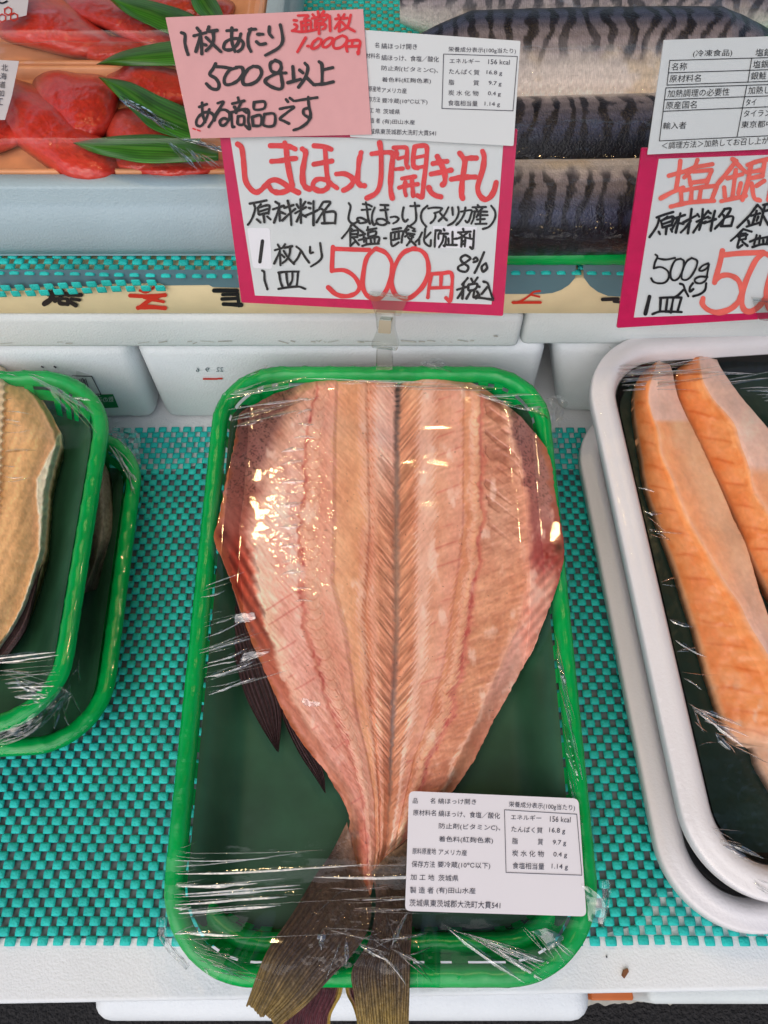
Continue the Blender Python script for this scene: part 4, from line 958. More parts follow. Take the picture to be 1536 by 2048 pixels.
st3 = ("#10 150,180 130,300 125,420 140,490 190,505; #10 150,180 240,165 330,180 330,350 310,550 285,750 270,900 255,955 190,930; #8 180,345 300,320; #8 190,500 290,485; "
       "430,440 550,415 645,405; 400,600 560,570 705,540; 495,330 560,460 610,600 610,720 575,765; 365,810 400,880 470,930 550,950; 840,280 900,355; 900,370 1000,355 1095,355; 925,370 910,500 880,700 868,900 885,975; 710,680 900,650 1080,645; 1190,250 1215,340 1195,520 1140,700 1115,820 1150,930 1230,990 1310,950 1370,850 1400,730")
strokes("red_writing", S, st3, M["red"], sg, .0006, (810, 270), 7.68, 11)
st4 = ("135,190 250,170 370,145; 195,200 210,260 190,340 150,430 110,485; 290,200 245,250; 250,255 258,335; 250,250 402,215 395,330; 275,300 385,265; 270,345 385,320; 325,330 340,450; 235,410 285,455; 380,370 425,410; "
       "495,165 540,195; 460,270 610,220; 545,190 555,430; 540,270 475,455; 570,310 630,335; 620,250 745,210; 665,150 700,300 715,490; 770,265 680,340 590,425; 790,200 820,250; 910,165 870,230; 845,130 850,460; 770,325 920,240; 840,330 790,440; 860,340 920,375; "
       "955,180 990,190; 960,250 980,255; 1025,155 1025,490; 910,360 1050,300 1110,265; 1160,170 1110,250; 1170,165 1260,170 1200,260 1130,350 1070,450; 1140,265 1180,295; 1170,310 1180,470; 1180,310 1325,310 1325,465; 1145,465 1325,460")
strokes("black_writing", S, st4, M["ink"], sg, .0006, (480, 380), 6.98, 5.1)
st5 = ("150,140 180,200 155,320 145,410 180,470 240,485 320,440; 390,155 480,165 540,195; 370,255 520,245; 440,125 460,250 480,400 510,490; 490,445 420,470 340,480 300,440 300,400 360,390 480,450; 590,215 550,320 545,430 575,510 610,490; 690,170 820,175; 690,260 820,250; "
       "765,180 780,300 800,430 790,490 720,515 640,490 620,440 650,410 730,410 800,450 840,480; 865,380 940,370 1000,400 970,450 910,485; 1085,215 1065,320 1070,400 1110,455 1155,420; 1200,190 1350,185; 1275,130 1290,250 1300,380 1280,460 1190,530; 1490,185 1410,260 1380,350 1400,450 1470,540; "
       "210,490 130,620 30,740; 215,500 300,570 390,640; 195,580 215,610; 175,610 175,870; 180,620 300,610 295,720; 190,670 290,665; 190,725 290,715; 180,870 250,800; 230,740 320,850; 400,640 410,800; 340,690 430,665; 320,770 440,740; 475,545 470,600; 460,600 540,585 620,570; 480,640 610,620 610,680; 480,640 490,710 600,690; 470,740 660,720 650,820; 440,740 450,830; 520,740 530,820; 590,730 590,820; 380,870 480,840 660,830; "
       "750,740 785,740; 895,590 1040,565; 870,650 870,770 880,850 910,870 1000,810; 900,640 1070,620 1060,720 1050,810; 940,630 930,750; 1000,620 1000,740; 900,770 1010,740; 1160,525 1100,620 1170,590; 1170,530 1230,560 1270,580; 1240,610 1280,620; 1130,650 1270,670; 1110,710 1160,670; 1190,690 1250,720; 1250,680 1200,780 1140,860; 1160,720 1230,800 1290,855; 1400,640 1350,740 1290,800; 1350,750 1350,840")
strokes("black_writing", S, st5, M["ink"], sg, .0006, (680, 390), 8.533, 4.7)
st6 = ("175,575 165,680 155,780 190,840 260,870 270,770; 265,640 180,730; 225,230 330,215 460,225 430,270; 430,280 330,310; 345,320 345,380 310,440 265,480; 570,210 520,310 460,390 405,445; 430,310 480,370 540,430; 635,215 645,340; 735,205 745,300 710,400 640,480 560,520; "
       "785,285 960,260 950,350 920,440 890,470 860,440; 860,215 840,320 780,430 705,510; 1070,170 1090,200; 980,210 1210,205; 1040,230 1060,260; 1150,225 1110,265; 1010,280 1230,285; 1020,285 1000,400 960,490; 1080,320 1050,380; 1070,345 1240,345; 1060,420 1190,410; 1120,300 1110,490; 1030,495 1220,490; 1300,185 1360,270 1370,370 1320,480 1250,550 1160,580; "
       "350,610 340,740 335,885; 350,605 440,610 400,680 400,750; 490,580 500,605; 440,660 560,660; 490,680 470,790 410,890; 500,710 530,720 510,870 485,860; 640,630 640,850; 640,750 720,745; 570,740 575,850; 530,850 710,855; 820,580 830,610; 735,640 950,625; 900,640 820,700 740,740; 770,660 850,720 970,750; 800,730 790,880; 860,730 850,880; 810,790 850,785; 810,840 850,835; 935,670 940,730; 1010,605 1000,750 985,915 940,890")
strokes("black_writing", S, st6, M["ink"], sg, .0006, (830, 390), 8.533, 4.6)
st7 = ("#7 345,170 305,490; 580,225 600,260; 535,310 670,270; 610,270 620,540; 610,330 525,515; 640,380 680,420; 690,220 670,270 800,250; 770,270 760,370 720,450 650,510; 670,320 740,430 830,525; 865,255 930,310 1000,420 1060,500; 930,340 880,440 820,510; 1075,260 1080,350 1120,345; 1230,200 1245,320 1255,420 1200,490 1090,560; "
       "340,625 370,650 375,760 400,850 420,910; 590,655 740,640 900,640; 600,660 620,790 650,870; 710,660 720,770 740,860; 805,650 800,770 760,850; 890,650 880,780 870,860; 590,905 750,880 900,870 1000,905")
strokes("black_writing", S, st7, M["ink"], sg, .0006, (480, 460), 7.68, 4.8)
st8 = ("110,60 105,150 100,265; 115,75 250,80 420,85; 110,260 210,260 290,310 335,390 310,450 230,480 140,465 70,405; 470,75 400,150 370,280 365,400 410,480 500,500 570,420 610,290 610,190 560,110 480,74; 810,70 710,110 640,220 610,350 640,460 720,500 790,480 880,390 925,270 910,150 860,90 790,75; "
       "#7.5 955,290 930,400 920,490; #7.5 950,290 1040,285 1120,285 1125,400 1110,520 1075,495; #7 1035,290 1030,400; #7 940,410 1110,405")
strokes("red_writing", S, st8, M["red"], sg, .0006, (640, 480), 4.267, 9)
st9 = ("1280,150 1240,130 1200,155 1215,190 1265,230 1245,270 1190,260 1180,230 1230,200 1285,160; 1400,105 1360,200 1320,280; 1310,165 1330,150 1345,175 1310,190; 1410,200 1380,230 1390,270 1425,240 1415,200; 1260,325 1215,380; 1170,425 1250,400; 1225,380 1215,500; 1220,430 1175,495; 1290,330 1305,360; 1345,320 1310,370; 1270,380 1340,375 1325,420 1270,430 1265,385; 1290,430 1250,500; 1320,420 1310,490 1350,470; 1345,390 1360,400; 1395,355 1430,370 1450,430 1475,500; 1430,400 1380,460; 1340,440 1360,480 1330,500; 1340,490 1410,500 1475,510")
strokes("black_writing", S, st9, M["ink"], sg, .0006, (640, 480), 4.267, 5.2)
prism("clear_sleeve", S, [(430, 250), (1039, 256), (1009, 637), (478, 610)], .0002, M["sleeve"], sg, w=.0016)

pc = prism("pink_card", S, [(331, 35), (726, 18), (743, 269), (382, 277)], .0006, M["pink"], None, w=.0034)
tag(pc, "pink card with black writing and a red 1.000 yen, taped on the central sign", "card")
h1 = ("145,290 190,315 190,420 210,510 230,570; 345,230 375,270; 305,330 460,290; 385,270 400,420 405,560; 385,330 330,530; 400,430 460,450; 495,215 490,270 600,260; 550,270 555,380 520,460 460,520; 460,350 540,430 650,535; 725,265 850,255; 790,230 790,400 830,530; 905,305 870,420 800,500 720,510 685,480 710,410 790,370 880,370 935,420 920,490 870,530; "
      "1010,250 1095,245; 1040,240 1000,330 1000,450 1035,530; 1120,310 1190,310; 1105,405 1150,440 1220,430; 1270,215 1270,300 1310,350; 1410,190 1430,280 1440,400 1380,490 1220,580")
strokes("black_writing", S, h1, M["ink"], pc, .0037, (340, 20), 6.4, 6.6)
h2 = ("150,260 200,265; 160,330 200,350 190,400 120,440; 120,440 250,455 380,450 560,410; 220,180 390,180 330,240; 270,290 290,430; 270,290 430,270 440,430; 350,250 360,430; 290,350 430,330; 560,110 570,180; 470,160 500,200; 660,110 610,180; 460,230 720,170 690,250; 510,270 640,240 640,300 510,310; 510,350 680,330 680,390 640,410; 510,340 520,400; 580,310 580,490; "
      "760,190 770,440; 910,170 930,230; 860,240 960,220; 940,230 920,440; 920,290 850,400; 1010,160 980,230 1060,220; 1120,170 1090,300 1050,380 920,450; 970,290 1050,370 1190,450; 350,560 210,800; 380,700 400,702; 560,570 480,640 450,730 510,740 590,680 620,600 570,570; 760,560 680,610 640,700 700,720 780,660 820,580 760,560; 950,530 850,590 820,690 860,740 960,720 1040,640 1050,560 980,520; "
      "1060,600 1040,700 1060,790; 1060,610 1270,610 1260,740 1250,840 1235,800; 1150,620 1140,700; 1070,710 1250,700")
strokes("red_writing", S, h2, M["redd"], pc, .0037, (570, 10), 8.533, 5.6)
h3 = ("210,140 185,190 150,250 210,290 245,350 230,400 170,395 115,345; 210,170 290,175 370,190; 430,180 350,210 300,290 310,350 370,350 440,310 490,240 480,180 420,175; 600,165 540,200 490,290 500,350 570,350 640,310 680,240 660,180 590,165; 820,105 770,140 780,210 840,235 880,190 870,130 820,105; 930,235 840,240 740,290 720,330 790,380 870,400 895,360 880,260; "
      "1000,170 1010,300; 950,335 1080,300; 1070,205 1105,235; 1125,135 1155,180 1130,280 1060,380; 1140,280 1215,355; 1270,120 1300,160 1300,340; 1320,200 1410,180; 1230,355 1330,345 1415,325")
strokes("black_writing", S, h3, M["ink"], pc, .0037, (390, 100), 5.12, 6.8)
h4 = ("150,180 230,150; 180,135 185,250 210,340; 255,205 225,300 170,380 120,365 130,300 190,245 250,235 295,260 300,310 250,390; 345,140 405,125 370,190 320,270 310,320; 320,290 360,220 420,210 465,240 470,300 420,370 380,370 370,330 410,300 460,320; 560,80 570,120; 500,145 625,115; 520,180 535,200; 590,140 560,200; 490,240 500,380 520,390; 480,240 660,205 670,330 685,415 640,380; 530,180 540,240; 620,220 650,240; 560,280 560,360 620,360 620,280 560,280; "
      "730,130 735,205 835,195 840,125 730,130; 710,285 720,380; 710,285 800,270 800,370 720,380; 840,255 945,255 940,375 830,370 840,255; 1005,200 1080,185 1155,180 1080,240 1005,305 1050,330 1100,355; 1070,100 1090,125; 1110,85 1150,115; 1170,115 1290,95 1400,80; 1305,75 1310,160 1330,260 1310,300; 1300,190 1255,210 1260,260 1310,290; 1330,290 1290,350 1220,400 1150,425")
strokes("black_writing", S, h4, M["ink"], pc, .0037, (370, 180), 5.297, 5.8)
strokes("red_smudge", S, "#3 386,257 391,259; #3 395,260 400,262", M["redd"], pc, .0036)

nc = prism("ingredient_label", S, [(700, 58), (1041, 82), (1027, 292), (700, 274)], .0004, M["white"], None, w=.0024, rnd=3)
tag(nc, "white printed ingredient label half hidden behind the pink card", "label", "printed food labels")
OB = (720, 50); SB = 4.518
LB = [("名", 133, 205, 172, 206, 48), ("縞ほっけ開き", 192, 215, 515, 222, 52), ("材料名", 52, 300, 175, 304, 48), ("縞ほっけ、食塩／酸化", 192, 320, 712, 336, 52), ("防止剤(ビタミンC)、", 192, 417, 705, 440, 52), ("着色料(紅麹色素)", 196, 520, 640, 534, 50),
      ("原産地", 75, 600, 185, 604, 50), ("アメリカ産", 195, 612, 420, 620, 48), ("存方法", 75, 695, 180, 699, 50), ("要冷蔵(10℃以下)", 198, 710, 608, 724, 50), ("工 地", 85, 792, 180, 796, 44), ("茨城県", 208, 803, 360, 808, 46), ("造 者", 90, 885, 180, 888, 46), ("(有)田山水産", 202, 897, 495, 907, 48), ("城県東茨城郡大洗町大貫541", 85, 985, 685, 1003, 50),
      ("栄養成分表示(100g当たり)", 798, 247, 1408, 264, 52), ("エネルギー", 808, 345, 1082, 350, 44), ("156 kcal", 1158, 353, 1353, 358, 44), ("たんぱく質", 803, 442, 1078, 454, 48), ("16.8 g", 1142, 453, 1283, 462, 46), ("脂", 800, 540, 850, 542, 48), ("質", 1024, 546, 1074, 548, 48), ("9.7 g", 1160, 550, 1277, 558, 46),
      ("炭 水 化 物", 797, 635, 1070, 642, 48), ("0.4 g", 1155, 644, 1270, 650, 46), ("食塩相当量", 795, 728, 1062, 735, 50), ("1.14 g", 1125, 738, 1263, 744, 46)]
text_lines("print", S, LB, OB, SB, M["printk"], nc, .0027)
lines_mesh("print_frame", S, [(755, 262, 1422, 284), (1422, 284, 1382, 775), (1382, 775, 740, 754), (740, 754, 755, 262)], np.array(OB, float), SB, 1.3, M["printk"], nc, .0027)

def clip(fr, dx, dy, label, mir=1):
    q = lambda P: [(a + dx, b + dy) for a, b in P]
    t = thing("sign_clip", label, "clip", fr.px(765 + dx, 722 + dy), "clear plastic sign clips")
    prism("jaw", fr, q([(738, 588), (816, 596), (801, 632), (750, 628)]), .0010, M["clear"], t, w=.0036, rnd=4)
    prism("jaw", fr, q([(738, 584), (817, 592), (815, 598), (739, 590)]), .0016, M["clear"], t, w=.0046, rnd=2)
    if dx: return
    prism("body", fr, q([(750, 624), (790, 628), (788, 662), (797, 694), (792, 702), (744, 696), (742, 688), (754, 660)]), .0040, M["clear"], t, w=.0030, rnd=3)
    prism("spring_band", fr, q([(758, 640), (783, 642), (781, 668), (756, 666)]), .0046, M["chrome"], t, w=.0034, rnd=3)
    prism("stem", fr, q([(753, 698), (783, 700), (785, 740), (752, 740)]), .0028, M["clear"], t, w=.0016, rnd=3)
clip(S, 0, 0, "clear plastic clip with a shiny metal band holding the central price sign")

# right sign
S2 = Frame(CP + (wall(.250).px(1240, 655) - CP), (-S.n[0], S.n[1], S.n[2]))
s2 = thing("price_sign", "white handwritten price card with pink border cut off by the right picture edge", "price sign", S2.px(1500, 640), "handwritten price signs")
prism("pink_border", S2, [(1284, 296), (1850, 276), (1790, 622), (1234, 656)], .0009, M["magenta"], s2, rnd=3)
prism("paper", S2, [(1318, 318), (1810, 300), (1760, 616), (1268, 635)], .0004, M["white"], s2, w=.0003)
i1 = ("485,130 470,250 430,480; 345,310 450,280 560,250 650,210 870,170; 690,120 650,210 530,330; 640,260 860,240; 860,250 800,390; 590,320 610,420; 640,390 800,370; 250,580 380,510 520,450; 490,490 500,620; 500,490 720,450 920,430; 920,440 860,600; 620,490 610,620; 730,480 710,610; 370,680 540,640 700,620 890,610; "
      "1110,110 1160,130; 1140,150 1040,280 930,410; 1150,150 1220,220 1280,270; 1050,340 1230,290; 1150,240 1130,400 1110,560; 1010,450 1020,560; 1210,400 1180,520; 975,615 1130,580 1270,550; 1290,180 1400,140 1536,110; 1500,120 1470,310; 1330,190 1290,400 1230,600; 1330,340 1470,310; 1350,260 1470,240; 1490,370 1400,430; 1340,400 1370,570 1440,605; 1620,120 1600,300 1540,600; 1640,200 1800,170; 1700,300 1680,560")
strokes("red_writing", S2, i1, M["redp"], s2, .0006, (1280, 300), 6, 9)
i2 = ("200,810 310,770 400,745; 230,820 200,920 115,1045; 330,800 260,850; 250,850 270,920; 250,850 400,800 380,900; 270,890 390,850; 270,930 380,900; 320,920 310,1010; 225,980 240,1010; 370,950 385,980; 390,830 540,780; 485,760 430,990; 450,830 380,960; 480,880 520,885; 520,870 670,790; 620,710 600,850 575,1000; 610,850 540,940 490,990; "
      "690,770 710,800; 820,730 760,800; 755,710 740,850 710,960; 680,860 820,800; 720,870 640,990; 740,880 790,860; 830,750 850,760; 820,810 840,815; 900,730 870,850 850,970; 770,880 910,830; 1010,720 950,800; 1010,710 1090,705 1040,790 960,880 900,945; 1000,780 1020,810; 1010,820 980,910; 1010,810 1115,800 1095,910; 970,915 1095,910; "
      "1410,660 1300,800 1170,930; 1410,660 1470,720; 1330,790 1440,760; 1400,730 1350,890; 1300,850 1310,890; 1420,800 1400,850; 1280,920 1440,870; 1480,660 1580,640; 1500,670 1440,900; 1470,740 1570,715; 1480,790 1540,900; 1560,650 1550,720; 1240,950 1160,1030 1090,1090; 1240,950 1340,980; 1210,1010 1270,1000")
strokes("black_writing", S2, i2, M["ink"], s2, .0006, (1280, 300), 6, 5.2)
i3 = ("1200,20 1170,150 1230,120; 1180,20 1290,-5; 1280,0 1265,50; 1200,60 1270,45; 1230,80 1290,130; 1400,0 1370,110; 1320,80 1420,40; 1350,145 1450,115 1560,110; 1440,10 1430,100; 1450,40 1550,20; 1480,60 1480,110; 1530,40 1520,105; "
      "#4.3 185,235 210,260 180,330 165,400; #4.3 210,280 310,295 420,275; #4.3 165,400 250,385 330,430 345,510 300,570 220,580 160,560 135,520; #4.3 490,285 420,310 370,420 370,510 410,545 470,510 520,400 525,310 480,285; #4.3 620,275 560,320 510,430 500,520 550,540 610,500 670,400 685,310 620,275; #4.3 820,340 750,370 710,420 750,430 810,390 830,345 810,450 790,540 730,580 670,570 660,530 720,500 810,505; "
      "480,585 520,600 540,660 580,735; 520,660 460,720 400,760; 635,580 600,630 600,680 640,650; 795,580 780,660 720,710 640,735; #8 115,740 65,945; 240,755 370,750 500,750; 250,760 240,920; 330,760 310,920; 400,760 370,930; 495,760 450,920; 150,950 240,920 380,920 500,925")
strokes("black_writing", S2, i3, M["ink"], s2, .0006, (1280, 470), 6, 5)
i4 = "990,190 960,330 895,570; 1000,240 1200,220 1480,210; 900,550 980,490 1080,485 1180,545 1220,680 1180,800 1080,890 940,930 820,900 750,830 758,760; 1480,220 1380,320 1270,560 1220,740 1240,880 1310,920 1400,880 1500,770 1600,600 1620,400 1570,260 1480,215; 1720,220 1620,340 1540,560 1520,760 1560,890 1640,900 1740,760"
strokes("red_writing", S2, i4, M["redp"], s2, .0006, (1280, 470), 6, 11)
prism("clear_sleeve", S2, [(1280, 292), (1856, 272), (1796, 628), (1230, 660)], .0002, M["sleeve"], s2, w=.0016)
n2 = prism("ingredient_label", S2, [(1328, 80), (1740, 66), (1720, 290), (1295, 309)], .0004, M["white"], None, w=.0024)
tag(n2, "white printed table label taped above the right price sign", "label", "printed food labels")
OC = (1290, 60); S_C = 6.244
LC = [("(冷凍食品)", 595, 345, 1085, 335, 96), ("塩銀鮭", 1375, 330, 1690, 322, 96), ("名称", 328, 505, 520, 500, 96), ("塩銀鮭", 1345, 478, 1640, 468, 96), ("原材料名", 302, 655, 692, 645, 94), ("銀鮭", 1318, 622, 1510, 614, 96),
      ("加熱調理の必要性", 278, 842, 1050, 818, 96), ("加熱して", 1285, 802, 1650, 790, 96), ("原産国名", 255, 990, 640, 977, 96), ("タイ", 1255, 945, 1385, 938, 84), ("輸入者", 220, 1242, 510, 1232, 90), ("タイランド", 1230, 1085, 1650, 1072, 84), ("東京都中", 1200, 1225, 1590, 1215, 88), ("＜調理方法＞加熱してお召し上が", 205, 1490, 1540, 1422, 90)]
text_lines("print", S2, LC, OC, S_C, M["ink"], n2, .0027, slant=(12, -96))
lines_mesh("print_table", S2, [(310, 380, 2400, 320), (300, 535, 2400, 468), (275, 688, 2400, 608), (262, 722, 2400, 655), (250, 870, 2400, 792), (230, 1015, 2400, 922), (180, 1385, 2400, 1280), (310, 380, 275, 688), (262, 722, 180, 1385), (1333, 355, 1285, 655), (1272, 690, 1150, 1335)], np.array(OC, float), S_C, 1.6, M["ink"], n2, .0027)
prism("clear_sleeve", S2, [(1313, 72), (1756, 56), (1734, 300), (1286, 322)], .0002, M["sleeve"], n2, w=.0034)
clip(S2, 768, 12, "clear plastic clip on the right price sign at the picture edge")

# ------------------------------------------------------------------ cling film
def sdf_rr(u, v, W, L, r, rb):
    R = np.where(v > L / 2, rb, r); qx = np.abs(u - W / 2) - W / 2 + R; qy = np.abs(v - L / 2) - L / 2 + R
    return np.minimum(np.maximum(qx, qy), 0) + np.hypot(np.maximum(qx, 0), np.maximum(qy, 0)) - R
def film(fr, u0, v0, W, L, r, rb, res, wf, ridges, label, cut=None, mt="film", over=.0008):
    nu, nv = int(W / res), int(L / res)
    V_, U_ = np.meshgrid(np.linspace(-over, L + over, nv), np.linspace(-over, W + over, nu), indexing='ij')
    X, Y = fr.topx(fr.pt(U_ + u0, V_ + v0, 0 * U_))
    sd = sdf_rr(U_, V_, W, L, r, rb)
    Wz = wf(X, Y, sd)
    Wz = Wz - .5 * np.maximum(sd + .0012, 0)                       # tucks over the rim
    G = fr.pt(U_ + u0, V_ + v0, Wz)
    keep = sd < over * .9
    if cut is not None: keep &= cut(X, Y)
    F = gridfaces(nv, nu); k = keep.ravel(); F = F[k[F].all(1)]
    used = np.unique(F); mp = np.full(nu * nv, -1); mp[used] = np.arange(len(used))
    o = tag(mesh("cling_film", G.reshape(-1, 3)[used], mp[F], M[mt]), label, "cling film", "cling film over the trays")
    ok = []
    for (x0, y0, x1, y1, wd, am) in ridges:               # keep every crease on the sheet it belongs to
        t = np.linspace(0, 1, 40); u, v = fr.uv(x0 + (x1 - x0) * t, y0 + (y1 - y0) * t)
        g_ = t[sdf_rr(u - u0, v - v0, W, L, r, rb) < -.0012]
        if len(g_) > 8: ok.append((x0 + (x1 - x0) * g_[0], y0 + (y1 - y0) * g_[0], x0 + (x1 - x0) * g_[-1], y0 + (y1 - y0) * g_[-1], wd, am))
    if ok: creases(fr, wf, ok, o)
    return o
def creases(fr, wf, ridges, parent):
    """tight folds of doubled film standing a fraction of a millimetre above the sheet"""
    VV, FF, k = [], [], 0; m, q = 26, 7
    for (x0, y0, x1, y1, wd, am) in ridges:
        d = np.array([x1 - x0, y1 - y0], float); ln = np.hypot(*d); d /= ln; nn = np.array([-d[1], d[0]])
        t = np.linspace(0, 1, m)[:, None]; c = np.linspace(-1, 1, q)[None, :]
        tp = np.sin(np.pi * np.clip(t, .01, .99)) ** .7 * (.6 + .8 * vn(t * 7, t * 0, int(x0)))
        off = c * wd * tp + 3.0 * np.sin(t * 3 + x0)
        X = x0 + d[0] * ln * t + nn[0] * off; Y = y0 + d[1] * ln * t + nn[1] * off
        Wc = wf(X, Y, -.05 + 0 * X) + .00012 + am * tp * np.cos(c * np.pi / 2) ** 1.5
        VV.append(fr.px(X, Y, Wc).reshape(-1, 3)); FF.append(gridfaces(m, q, k)); k += m * q
    return mesh("film_creases", np.concatenate(VV), np.concatenate(FF), M["crease"], parent)
rg = np.random.RandomState(12)
def fan(n, xa, ya, xb, yb, ln, ang, jit, wd, am):
    out = []
    for i in range(n):
        t = rg.rand(); a = math.radians(ang + (rg.rand() - .5) * jit); l = ln * (.35 + .9 * rg.rand())
        x = xa + (xb - xa) * t; y = ya + (yb - ya) * t
        q_ = rg.rand(); out.append((x, y, x + l * math.cos(a), y + l * math.sin(a), wd * (.5 + 1.9 * q_ ** 3), am * (.5 + rg.rand())))
    return out
rid = []
rid += fan(15, 345, 1690, 350, 1885, 330, -3, 7, 2.6, .00042)      # long streaks at the lower left
rid += fan(16, 345, 1700, 345, 1880, 60, -8, 30, 2.2, .0004)
rid += fan(10, 560, 1700, 720, 1830, 240, -2, 6, 2.2, .0003)
rid += fan(12, 355, 1860, 420, 1960, 150, 28, 40, 3.0, .0006)
rid += fan(12, 395, 1290, 420, 1400, 140, -16, 6, 2.2, .00042)    # fan by the fin
rid += fan(10, 400, 1180, 415, 1330, 90, -22, 8, 2.0, .0003)
rid += fan(14, 430, 745, 470, 860, 150, -14, 12, 2.4, .00035)      # top left corner
rid += fan(10, 600, 756, 820, 776, 200, 2, 5, 2.2, .0003)          # along the neck
rid += fan(10, 900, 770, 1060, 820, 130, 12, 24, 2.4, .0004)
rid += fan(16, 1106, 1230, 1140, 1560, 150, 77, 6, 2.2, .0004)    # right side folds
rid += fan(16, 870, 1845, 1010, 1900, 210, 26, 22, 2.8, .0006)     # lower right corner
rid += fan(8, 1040, 1850, 1120, 1890, 80, 40, 40, 2.6, .0005)
rid += fan(12, 600, 1840, 760, 1900, 90, 40, 160, 3.2, .0009)      # crumple on the tail
rid += fan(12, 720, 1860, 830, 1920, 80, -30, 160, 3.2, .0009)
rid += [(562 + 3 * math.sin(q_), q_, 606 + 6 * math.sin(q_ * 2), q_ - 7, 3.0 + 1.4 * math.sin(q_ * 3), .0007) for q_ in (905, 930, 968, 988, 1010, 1034, 1054, 1074, 1096, 1122, 1150)]
rid += [(592 + 4 * math.sin(q_), q_, 630 + 8 * math.sin(q_ * 2), q_ - 4, 2.6, .0006) for q_ in (800, 826, 850, 878, 1180, 1205)]
def wmain(x, y, sd):
    tailm = sst(490, 560, x + (y - 1850) * .55) * sst(880, 835, x)
    base = .0006 + 0 * x - .0009 * sst(-.006, -.03, sd)
    tw = -.0085 + .0135 * sst(1700, 1930, y) + .0042
    w_ = np.where(tailm > 0, np.maximum(base, base + (tw - base) * tailm), base)
    Lx = np.interp(y, LE[:, 0], LE[:, 1]); Rx = np.interp(y, RE[:, 0], RE[:, 1]); onf = sst(-22, 6, x - Lx) * sst(-22, 6, Rx - x) * sst(790, 850, y)
    w_ = w_ + onf * .0034 * sst(-.024, -.010, sd)
    neck = sst(560, 680, x) * sst(1010, 900, x) * sst(860, 760, y) * .0020
    w_ = w_ + neck
    crk = sst(520, 600, x) * sst(690, 640, x) * sst(820, 900, y) * sst(1230, 1130, y)
    w_ = w_ + crk * .00028 * (fbm(x / 13, y / 8, 71) - .5) * 2 + .00030 * (fbm(x / 120, y / 60, 72, 2) - .5) * 2 + .00004 * (fbm(x / 26, y / 12, 73, 2) - .5)
    crk2 = sst(880, 920, x) * sst(1010, 960, x) * sst(780, 860, y) * sst(1500, 1300, y)
    w_ = w_ + crk2 * .00001 * (fbm(x / 9, y / 9, 75) - .5) * 2
    cr3 = sst(590, 640, x) * sst(820, 780, x) * sst(1780, 1830, y)
    return w_ + cr3 * .0013 * (fbm(x / 12, y / 12, 77) - .5) * 2
film(T, TU0, 0, TW, TL, TR, TRB, .00046, wmain, rid, "tight shiny film over the whole opened fish in the centre",
     cut=lambda x, y: ~((x > 470) & (x < 830) & (y > 1935 + 10 * np.sin(x / 17))))
def glint_patch(pa, pb, w0, tilt, sd, parent, fr=T):
    """added extra-glossy patch, standing in for a broad sky reflection"""
    strip("film_glint", fr, pa, pb, 16, 24, lambda x, y, u, v: (x + 3 * (vn(v * 6, u * 3, sd) - .5), y + 3 * (vn(u * 6, v * 3, sd + 1) - .5), w0 + tilt * v + .0006 * (fbm(u * 3, v * 5, sd) - .5)), lambda x, y, u, v: np.ones(x.shape + (3,)), M["glint_patch"], parent, t=.00008)
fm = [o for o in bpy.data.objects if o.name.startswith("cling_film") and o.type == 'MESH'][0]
glint_patch([(1163, 1768), (1172, 1800), (1176, 1842)], [(1176, 1772), (1212, 1806), (1206, 1852)], .0042, -.0034, 2, fm)
glint_patch([(486, 1306), (482, 1316), (478, 1326)], [(540, 1296), (536, 1306), (500, 1320)], .0024, -.0016, 4, fm)
glint_patch([(470, 1228), (468, 1238), (470, 1246)], [(510, 1224), (512, 1236), (500, 1244)], .0024, -.0014, 5, fm)
glint_patch([(604, 1396), (604, 1404), (610, 1412)], [(640, 1404), (642, 1410), (636, 1414)], .0022, -.0012, 6, fm)
glint_patch([(1060, 1862), (1080, 1876), (1100, 1900)], [(1090, 1856), (1126, 1872), (1120, 1890)], .0030, -.0020, 8, fm)
ridl = fan(18, -40, 1300, 40, 1410, 150, -4, 4, 2.4, .0004) + fan(10, 0, 1330, 70, 1400, 90, 22, 30, 2.6, .0005) + fan(12, 40, 740, 150, 800, 120, 30, 40, 2.4, .0004) + fan(10, -10, 740, 10, 1000, 60, 0, 20, 2.0, .0003)
film(LTF, *LTA, .0007, lambda x, y, sd: .0006 - .0009 * sst(-.006, -.03, sd) + .0004 * (fbm(x / 70, y / 46, 82, 2) - .5) * 2 + .0003 * (fbm(x / 12, y / 14, 84, 2) - .5) * sst(70, 20, x), ridl, "film over the pale fish in the upper left tray")
ridl2 = fan(12, 170, 1290, 120, 1420, 60, 100, 60, 2.6, .0006) + fan(10, 215, 880, 270, 960, 70, 60, 40, 2.4, .0005)
film(LLF, *LLA, .0009, lambda x, y, sd: .0006 + .0006 * (fbm(x / 30, y / 22, 92) - .5) * 2, ridl2, "film on the lower left tray, partly under the upper one")
ridr = fan(16, 1230, 735, 1250, 790, 190, -5, 6, 2.2, .00035) + fan(10, 1400, 745, 1530, 800, 120, -4, 8, 2.2, .00035) + fan(16, 1275, 960, 1400, 1500, 60, 10, 60, 2.0, .0003) + fan(14, 1370, 1400, 1450, 1480, 90, 40, 50, 2.6, .0006) + fan(14, 1400, 1640, 1520, 1780, 80, 30, 40, 2.4, .0005)
film(RT, 0, 0, .235, .288, .040, .042, .0008, lambda x, y, sd: .0013 - .0022 * sst(-.006, -.04, sd) + .0003 * (fbm(x / 70, y / 70, 95, 2) - .5) * 2 + .0007 * (fbm(x / 12, y / 12, 96) - .5) * sst(1330, 1400, y), ridr, "film over the salmon strips in the white tray", over=.0012)
